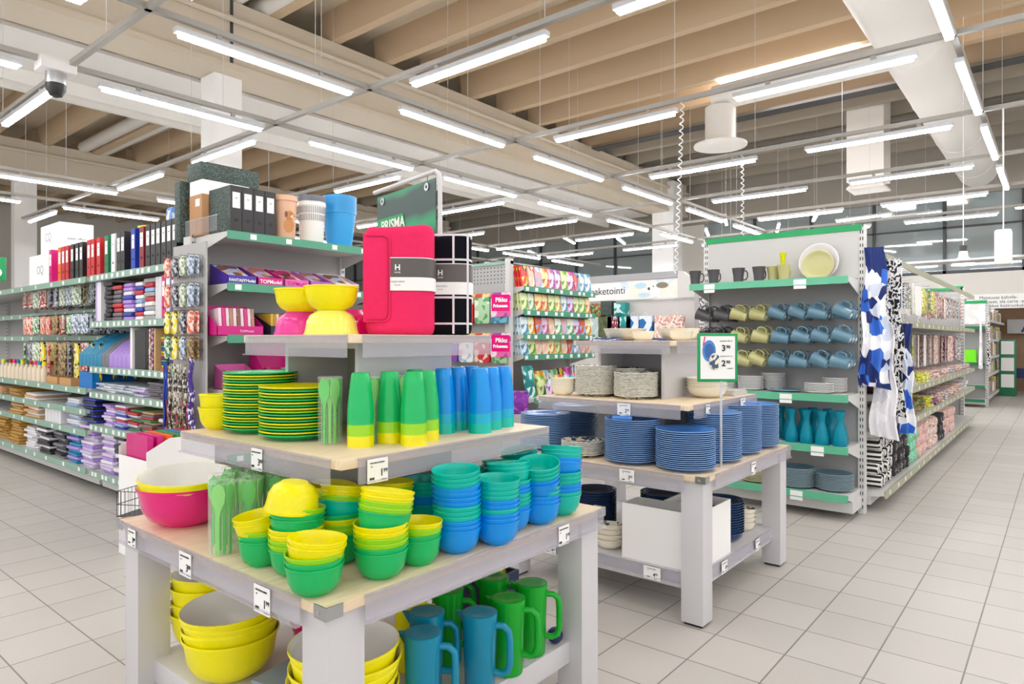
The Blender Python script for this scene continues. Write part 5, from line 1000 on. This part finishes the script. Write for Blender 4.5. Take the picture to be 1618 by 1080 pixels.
t = thing('display_tray', 'dark box of coloured sketch books reading New Melody', 'display box', tray(mat('midnight card', '#23233a', rough=.5), .28, .24, .065, .16), (2.60, 4.15, 1.327)); letter(t, 'New Melody', .024, CARD, .0, .028, -.001)
rb = ['#d8b23a', '#c98a2e', '#e7d9b0', '#b5452e', '#8f2c5a', '#4a5aa8', '#2f86a8', '#2f8f5a', '#77883a', '#5a4a6a', '#303040', '#7a7a84']
for i, c in enumerate(rb): thing('sketch_book', f'slim sketch book, {nth(i, 12, "left", "right")} in the dark New Melody box', 'book', bx('bk', 0, 0, 0, .018, .16, .14, mat('ink ' + c, c, rough=.5)), (2.475 + i * .0212, 4.17, 1.335), group='sketch books in the dark box')
dtray(2.60, .972, MGC, .32, 'TOPModel Today', (PPC, .03), 'large magenta tray on the lower shelf of the end unit', 0, hb=.3, hf=.07, nb=5)
dtray(2.30, .972, PKC, .22, '', (CARD, .03), 'small pink tray on the lower shelf of the end unit', 1, hb=.16, nb=4)
# peg panel with small packs on the left of the end unit
pg = thing('peg_panel', 'grey perforated panel with hooks at the corner of the stationery gondola', 'peg panel', None, (2.06, 4.70, .66), (0, 0, RY))
ob(bx('pan', 0, 0, 0, .46, .012, 1.27, BACK), 'panel', pg)
hl = B()
for r_ in range(12):
    for c in range(11): hl.box(.02 + c * .04, -.0006, .5 + r_ * .06, .026 + c * .04, 0, .52 + r_ * .06, DARK)
o = ob(hl.mesh('slots'), 'slots', pg); o['kind'] = 'stuff'
for z, h_, rr, in ((1.84, .13, 0), (1.66, .15, 1), (1.485, .15, 2), (1.32, .15, 3)):
    for i in range(4):
        y = 4.30 + i * .11; q = [2, 1, 6, 3][i] if rr < 2 else [3, 6, 5, 5][i] if rr == 2 else [4, 2, 5, 7][i]
        ob(B().tube([(0, 0, 0), (0, -.09, 0)], .002, CHROME, 4).mesh('hook'), 'peg_hook', pg, (4.70 - y, 0, z - .655))
        for k in range(2): thing('key_ring_pack', f'small {pkn[q]} pack, {nth(rr, 4, "top", "bottom")} row, {nth(i, 4, "right", "left")} hook of the peg panel, {("front", "back")[k]}', 'blister pack', pad(.075, h_, PK[q], .012), (1.99 + k * .035, y, z), (0, 0, RY), 'small packs on the peg panel')
LAN = [prt('lanyard purple', ['#43288a', '#f1eef5', '#43288a'], 60), prt('lanyard dark', ['#2a2624', '#8c7a52', '#d9d4ca'], 60), BBLU, MAG]
for i in range(12):
    y = 4.27 + i * .036; q = 0 if i < 2 else (2 if i > 9 else 1)
    thing('key_lanyard', f'{("violet printed", "dark metallic", "blue")[q]} lanyard below the small packs, {nth(i, 12, "right", "left")} of the row', 'lanyard', wavy(.03, .42 + .02 * (i % 3), .004, 6, LAN[q], ph=i), (1.97 + .03 * (i % 2), y, 1.14 + (.04 if q == 0 else 0)), (0, 0, RY + rnd.uniform(-.3, .3)), 'lanyards on the peg panel')
for i in range(5): thing('pink_garland', f'dusky pink strap hanging lowest on the peg panel, {nth(i, 5, "right", "left")} of five', 'strap', wavy(.03, .3, .004, 6, mat('dusky pink', '#b35a70', rough=.6), ph=i), (1.98, 4.34 + .07 * i, .9), (0, 0, RY), 'pink straps on the peg panel')
t = thing('wire_basket', 'small dark wire basket on a thin stand beside the left end of the front table', 'basket', None, (1.55, 3.93, .34), (0, 0, .5), sc=(.55, .55, .55))
b = B()
for i in range(7):
    for k in range(2): b.tube([(-.15 + i * .05, -.15 + .3 * k, 0), (-.15 + i * .05, -.15 + .3 * k, .25)], .003, DARK, 4); b.tube([(-.15 + .3 * k, -.15 + i * .05, 0), (-.15 + .3 * k, -.15 + i * .05, .25)], .003, DARK, 4)
for z in (0, .12, .25): b.tube([(-.15, -.15, z), (.15, -.15, z), (.15, .15, z), (-.15, .15, z), (-.15, -.15, z)], .004, DARK, 5)
b.box(-.15, -.15, -.003, .15, .15, 0, DARK); ob(b.mesh('basket'), 'basket_wires', t); ob(B().box(-.01, -.01, -.615, .01, .01, 0, DARK).box(-.1, -.1, -.615, .1, .1, -.6, DARK).mesh('stand'), 'stand', t)
# ================================================================ children's book rack
bk = unit('book rack with green rails packed with children books', (4.83, 4.18, 0), 0, 1.22, .33, 1.95, [.5, (.76, .45), 1.155, 1.345, 1.57, 1.79], RAILG, 9, dual=.03)
cc = {'lime': ['#a9cf3e', '#e8f0b8', '#6fa028'], 'orange': ['#f2a53a', '#fbe3a0', '#d9502a'], 'red': ['#d9303a', '#f6c8a8', '#f2e3d0'], 'yellow': ['#f3dc35', '#fdf6c0', '#e08a2c'], 'sky blue': ['#7fc4dd', '#e2f2f6', '#3d8bb5'], 'navy': ['#25408f', '#e05a3a', '#8fb6e6'], 'pink': ['#e86aa8', '#f9d6e6', '#b03fa0'], 'violet': ['#7a55b5', '#e4d6f2', '#b9327d'], 'black': ['#1f1c20', '#e8302f', '#f2d23a'], 'pale green': ['#b9dcb0', '#f2f5e6', '#5aa86a'], 'teal': ['#159a96', '#0f7f80', '#cdeeea'], 'white': ['#f5f2ee', '#e9b0b8', '#9fc0dd']}
CVM = {k: prt('cover ' + k, v + [v[0]], 18, .35) for k, v in cc.items()}
BKM = {}
def book(nm, w_, h_, t_):
    k = (nm, w_, h_, t_)
    if k not in BKM: BKM[k] = B().box(-w_ / 2, 0, 0, w_ / 2, .0015, h_, CVM[nm]).box(-w_ / 2, t_ - .0015, 0, w_ / 2, t_, h_, CVM[nm]).box(-w_ / 2, .0015, 0, -w_ / 2 + .0015, t_ - .0015, h_, CVM[nm]).box(-w_ / 2 + .0015, .0015, .003, w_ / 2 - .003, t_ - .0015, h_ - .003, CARD).mesh('book')
    return BKM[k]
shelves = [('top', 1.791, .2, ['black', 'red', 'white', 'orange', 'pink', 'violet', 'lime', 'pink', 'navy', 'sky blue', 'sky blue']), ('second', 1.571, .165, ['lime', 'pale green', 'orange', 'orange', 'lime', 'yellow', 'sky blue', 'violet', 'lime', 'lime', 'orange']), ('third', 1.346, .165, ['sky blue', 'yellow', 'navy', 'pink', 'red', 'pale green', 'white', 'pale green', 'violet', 'navy', 'yellow']), ('fourth', 1.156, .15, ['sky blue', 'lime', 'red', 'red', 'yellow', 'lime', 'red', 'navy', 'sky blue', 'black', 'black'])]
for nm, z, h_, cs in shelves:
    for i, c in enumerate(cs):
        for k in range(3): thing('picture_book', f'{c} covered book, {nth(i, 11, "left", "right")} slot of the {nm} rack shelf, {("front", "middle", "back")[k]} copy', 'book', book(c, .1, h_, .02), (4.90 + i * .108, 3.875 + k * .034, z + .001), (R(-8), 0, R(rnd.uniform(-6, 12))), 'books on the %s rack shelf' % nm)
        if i == 0 and nm != 'top':
            for k in range(6): thing('picture_book', f'{c} book, spine outward, {nth(k, 6, "front", "back")} at the left end of the {nm} rack shelf', 'book', book(c, .012, h_, .12), (4.855, 3.9 + k * .04, z + .001), (0, 0, R(-60)), 'books with spines out')
low = [('teal', 4.90, 3.80, .30, 0), ('pale green', 5.0, 3.86, .27, 5), ('yellow', 5.14, 3.86, .24, -4), ('white', 5.28, 3.9, .24, 3), ('pale green', 5.42, 3.9, .24, -4), ('black', 5.56, 3.92, .25, 2), ('pink', 5.68, 3.9, .26, 2), ('lime', 5.07, 3.79, .2, 6), ('sky blue', 5.2, 3.76, .16, -3), ('orange', 5.33, 3.77, .2, 3), ('sky blue', 5.46, 3.745, .19, -6), ('pink', 5.55, 3.80, .2, 4), ('violet', 5.13, 3.74, .12, 10), ('navy', 5.8, 3.85, .28, 0)]
for i, (c, x, y, h_, a) in enumerate(low): thing('picture_book', f'{c} book leaning on the lowest rack shelf, {ORD[i]} of the loose ones there', 'book', book(c, .13, h_, .02), (x, y, .762), (R(-10), 0, R(a)), 'books on the lowest rack shelf')
# magazine end panel, faces -X
mg = thing('magazine_display', 'perforated end panel with hanging activity magazines beside the book rack', 'peg panel', None, (4.78, 5.05, 0), (0, 0, RY))
ob(bx('pan', 0, 0, .05, 1.08, .02, 2.0, BACK), 'panel', mg); ob(bx('cap', -.02, -.01, 2.0, 1.1, .03, 2.03, SOFTG), 'header_cap', mg); ob(bx('p', 1.05, -.03, 0, 1.1, .03, 2.05, SHELF), 'post', mg)
hl = B()
for r_ in range(5):
    for c in range(24): hl.box(.03 + c * .043, -.0008, 1.83 + r_ * .035, .042 + c * .043, 0, 1.842 + r_ * .035, DARK)
o = ob(hl.mesh('slots'), 'slots', mg); o['kind'] = 'stuff'
PIKKU = PBIG
for r_, z in enumerate((1.73, 1.36)):
    for i in range(5):
        y = 4.03 + i * .21; c = ['sky blue', 'pale green', 'red', 'white', 'violet'][(i + r_) % 5]
        ob(B().tube([(0, 0, 0), (0, -.1, 0)], .003, CHROME, 5).mesh('hook'), 'peg_hook', mg, (5.05 - y, 0, z - .02))
        for k in range(2):
            o = thing('activity_magazine', f'{c} activity magazine, {("upper", "lower")[r_]} row, {nth(i, 5, "right", "left")} place, {("front", "back")[k]} copy', 'magazine', pad(.19, .28, CVM[c], .008), (4.7 + k * .03, y, z), (0, 0, RY), 'activity magazines on the end panel')
            ob(bx('band', -.09, -.006, -.035, .09, -.004, -.0, CVM['orange']), 'title_band', o)
    o = thing('magazine_pack', f'pink princess magazine pack reading Pikku Prinsessa, {("upper", "lower")[r_]} of two', 'magazine', bx('pk', -.1, -.004, -.22, .1, .004, 0, CVM['pink']), (4.665, 3.98, z + .0), (0, 0, R(-75)), 'pink princess packs')
    ob(bx('pl', -.09, -.006, -.17, .09, -.004, -.02, PIKKU), 'title_panel', o); letter(o, 'Pikku', .055, CARD, .01, -.085, -.008, bold=.002); letter(o, 'Prinsessa', .04, CARD, 0, -.135, -.008, bold=.002)
thing('gift_bag', 'purple dotted fabric bag on the floor stand beside the blue tumblers', 'bag', B().add([(-.08, -.06, 0), (.08, -.06, 0), (.08, .06, 0), (-.08, .06, 0), (-.085, -.05, .2), (.085, -.05, .2), (.085, .05, .2), (-.085, .05, .2)], [(3, 2, 1, 0), (4, 5, 6, 7), (0, 1, 5, 4), (1, 2, 6, 5), (2, 3, 7, 6), (3, 0, 4, 7)], prt('print purple dots', ['#7a2a9c', '#8a34aa', '#6d2390', '#c05ab0'], 30, .6)).mesh('bag', .01), (4.65, 3.75, .64), (0, 0, VA))
thing('bag_stand', 'low grey stand under the purple dotted bag', 'stand', bx('st', -.15, -.12, 0, .15, .12, .64, GREYD, .005), (4.65, 3.75, 0), (0, 0, VA))
for i, c in enumerate(('yellow', 'yellow', 'sky blue', 'orange')): thing('activity_magazine', f'{c} booklet low on the end panel, {nth(i, 4, "right", "left")} of four', 'magazine', pad(.2, .24, CVM[c], .02), (4.745, 4.1 + i * .23, 1.0 if i != 2 else 1.04), (0, 0, RY), 'booklets low on the end panel')
# ================================================================ gift wrapping counter behind the second table
gw = thing('gift_wrap_kiosk', 'white gift wrapping kiosk with a paketointi sign', 'kiosk', None, (8.4, 5.75, 0), (0, 0, RY))
ob(bx('back', 0, .0, 0, 2.1, .05, 1.85, PWHITE), 'back_panel', gw); ob(bx('shelf', 0, -.4, 1.28, 2.1, 0, 1.32, PWHITE, .004), 'counter_shelf', gw); ob(bx('base', 0, -.35, 0, 2.1, 0, 1.28, PWHITE), 'base', gw)
s = ob(B().box(0, -.06, 1.86, 1.75, 0, 2.13, CARD).box(0, -.08, 2.13, 1.75, 0, 2.22, GREYD).mesh('sign'), 'sign_board', gw)
ob(B().add([(1.75, -.061, 1.86), (2.05, -.061, 1.86), (2.05, -.061, 1.98), (1.95, -.061, 2.12), (1.82, -.061, 2.21), (1.75, -.061, 2.22), (1.75, 0, 1.86), (2.05, 0, 1.86), (2.05, 0, 1.98), (1.95, 0, 2.12), (1.82, 0, 2.21), (1.75, 0, 2.22)], [(5, 4, 3, 2, 1, 0)[::-1], (6, 7, 8, 9, 10, 11)[::-1], (0, 1, 7, 6), (1, 2, 8, 7), (2, 3, 9, 8), (3, 4, 10, 9), (4, 5, 11, 10), (5, 0, 6, 11)], PWHITE).mesh('end'), 'curved_end', gw)
letter(s, 'paketointi', .145, INK, .37, 1.95, -.063, 'LEFT')
ob(bx('pic', .88, -.063, 1.87, 1.74, -.06, 2.12, prt('pale print', ['#eef0ea', '#f4f3ec', '#dbe7ee', '#f2eee0'], 7)), 'picture_panel', gw)
dg = B(); blob(dg, 1.42, 2.0, .09, .09, CARD, -.066); blob(dg, 1.53, 2.04, .09, .04, mat('puppy ear', '#8d8474', rough=.8), -.069); blob(dg, 1.33, 2.0, .018, .02, DARK, -.07); blob(dg, 1.40, 2.03, .01, .01, DARK, -.071); blob(dg, 1.2, 2.05, .09, .04, mat('pale blue print', '#bcdcec'), -.066); blob(dg, 1.25, 1.92, .09, .03, MATS['pale blue print'], -.067); ob(dg.mesh('puppy'), 'puppy_print', gw)
BAGM = {c: B().box(-.11, -.04, 0, .11, .04, .27, m_).tube([(-.04, -.04, .27), (-.03, -.04, .3), (0, -.04, .315), (.03, -.04, .3), (.04, -.04, .27)], .0025, m_, 5).mesh('bag') for c, m_ in (('teal', CVM['teal']), ('bright blue', prt('print gift blue', ['#1c86cf', '#e6f2fa', '#1769b0', '#8cc6ea'], 9)), ('blush', PR[12]), ('dark green', prt('print moss', ['#4c5636', '#5d6840', '#3c452b'], 20)), ('grey green', prt('print mist', ['#b9c8c4', '#dfe6e2', '#93a8a2'], 9)), ('red dotted', prt('print berry', ['#7b2338', '#f0e4e4', '#561727', '#a83a52'], 40)))}
for i, (c, y) in enumerate((('grey green', 5.2), ('dark green', 4.98), ('red dotted', 4.85), ('teal', 4.68), ('bright blue', 4.55), ('bright blue', 4.36), ('blush', 4.12), ('blush', 3.92))):
    thing('gift_bag', f'{c} gift bag, {nth(i, 8, "left", "right")} in the row on the wrapping counter', 'bag', BAGM[c], (8.15, y, 1.321), (0, 0, RY), 'gift bags on the wrapping counter', sc=(.9, 1, 1.1))
for i, (c, y, z) in enumerate((('dark green', 5.25, 1.62), ('grey green', 5.07, 1.65), ('teal', 4.85, 1.62))): thing('gift_box', f'{c} gift box held high on the kiosk wall, {nth(i, 3, "left", "right")} of three', 'box', bx('gb', -.09, -.06, 0, .09, .06, .2, (PR[6], MARB, CVM['teal'])[i], .003), (8.33, y, z), (0, 0, RY))
cr_ = thing('card_rack', 'grey slatted rack with rows of small red and white cards', 'card rack', None, (8.3, 3.72, 0), (0, 0, RY)); ob(bx('p', -.02, 0, 0, 1.2, .03, 1.95, BACK), 'panel', cr_); ob(bx('cap', -.02, -.01, 1.95, 1.2, .03, 2.0, GREENP), 'header_cap', cr_)
for r_ in range(3):
    for c in range(6): thing('gift_card', f'small {("white", "berry printed")[(r_ + c) % 2]} card pack, {nth(r_, 3, "top", "bottom")} row, {nth(c, 6, "left", "right")} on the card rack', 'card pack', pad(.085, .16, (PR[5], CVM['white'])[(r_ + c) % 2], .012), (8.27, 3.62 - c * .105, 1.86 - r_ * .19), (0, 0, RY), 'card packs on the card rack')
# ================================================================ more shelving in the depth
for i, (x, y, L_3, lb, m_) in enumerate(((10.5, 8.2, 3.2, 'white backed gondola beyond the wrapping kiosk', SOFTG), (7.0, 9.0, 2.6, 'white backed gondola behind the book rack', SOFTG), (13.5, 7.0, 4.5, 'low white gondola under the far windows', SHELF))):
    g = unit(lb, (x, y, 0), RY, L_3, .4, 1.75, [.2, .6, 1.0, 1.35], m_, 6)
    for k, z in enumerate((.2, .6, 1.0, 1.35)):
        for j in range(int(L_3 / .3)): 
            c = list(cc)[(i * 3 + j * 5 + k * 7) % 12]
            thing('packed_box', f'{c} printed box, {nth(j, int(L_3 / .3), "left", "right")} on the {nth(k, 4)} shelf of the gondola {["past the kiosk", "past the books", "by far windows"][i]}', 'box', book(c, .22, .22 + .03 * (j % 3), .2), (x - .38, y - .2 - j * .3, z + .001), (0, 0, RY), 'boxes on the ' + lb[:40])
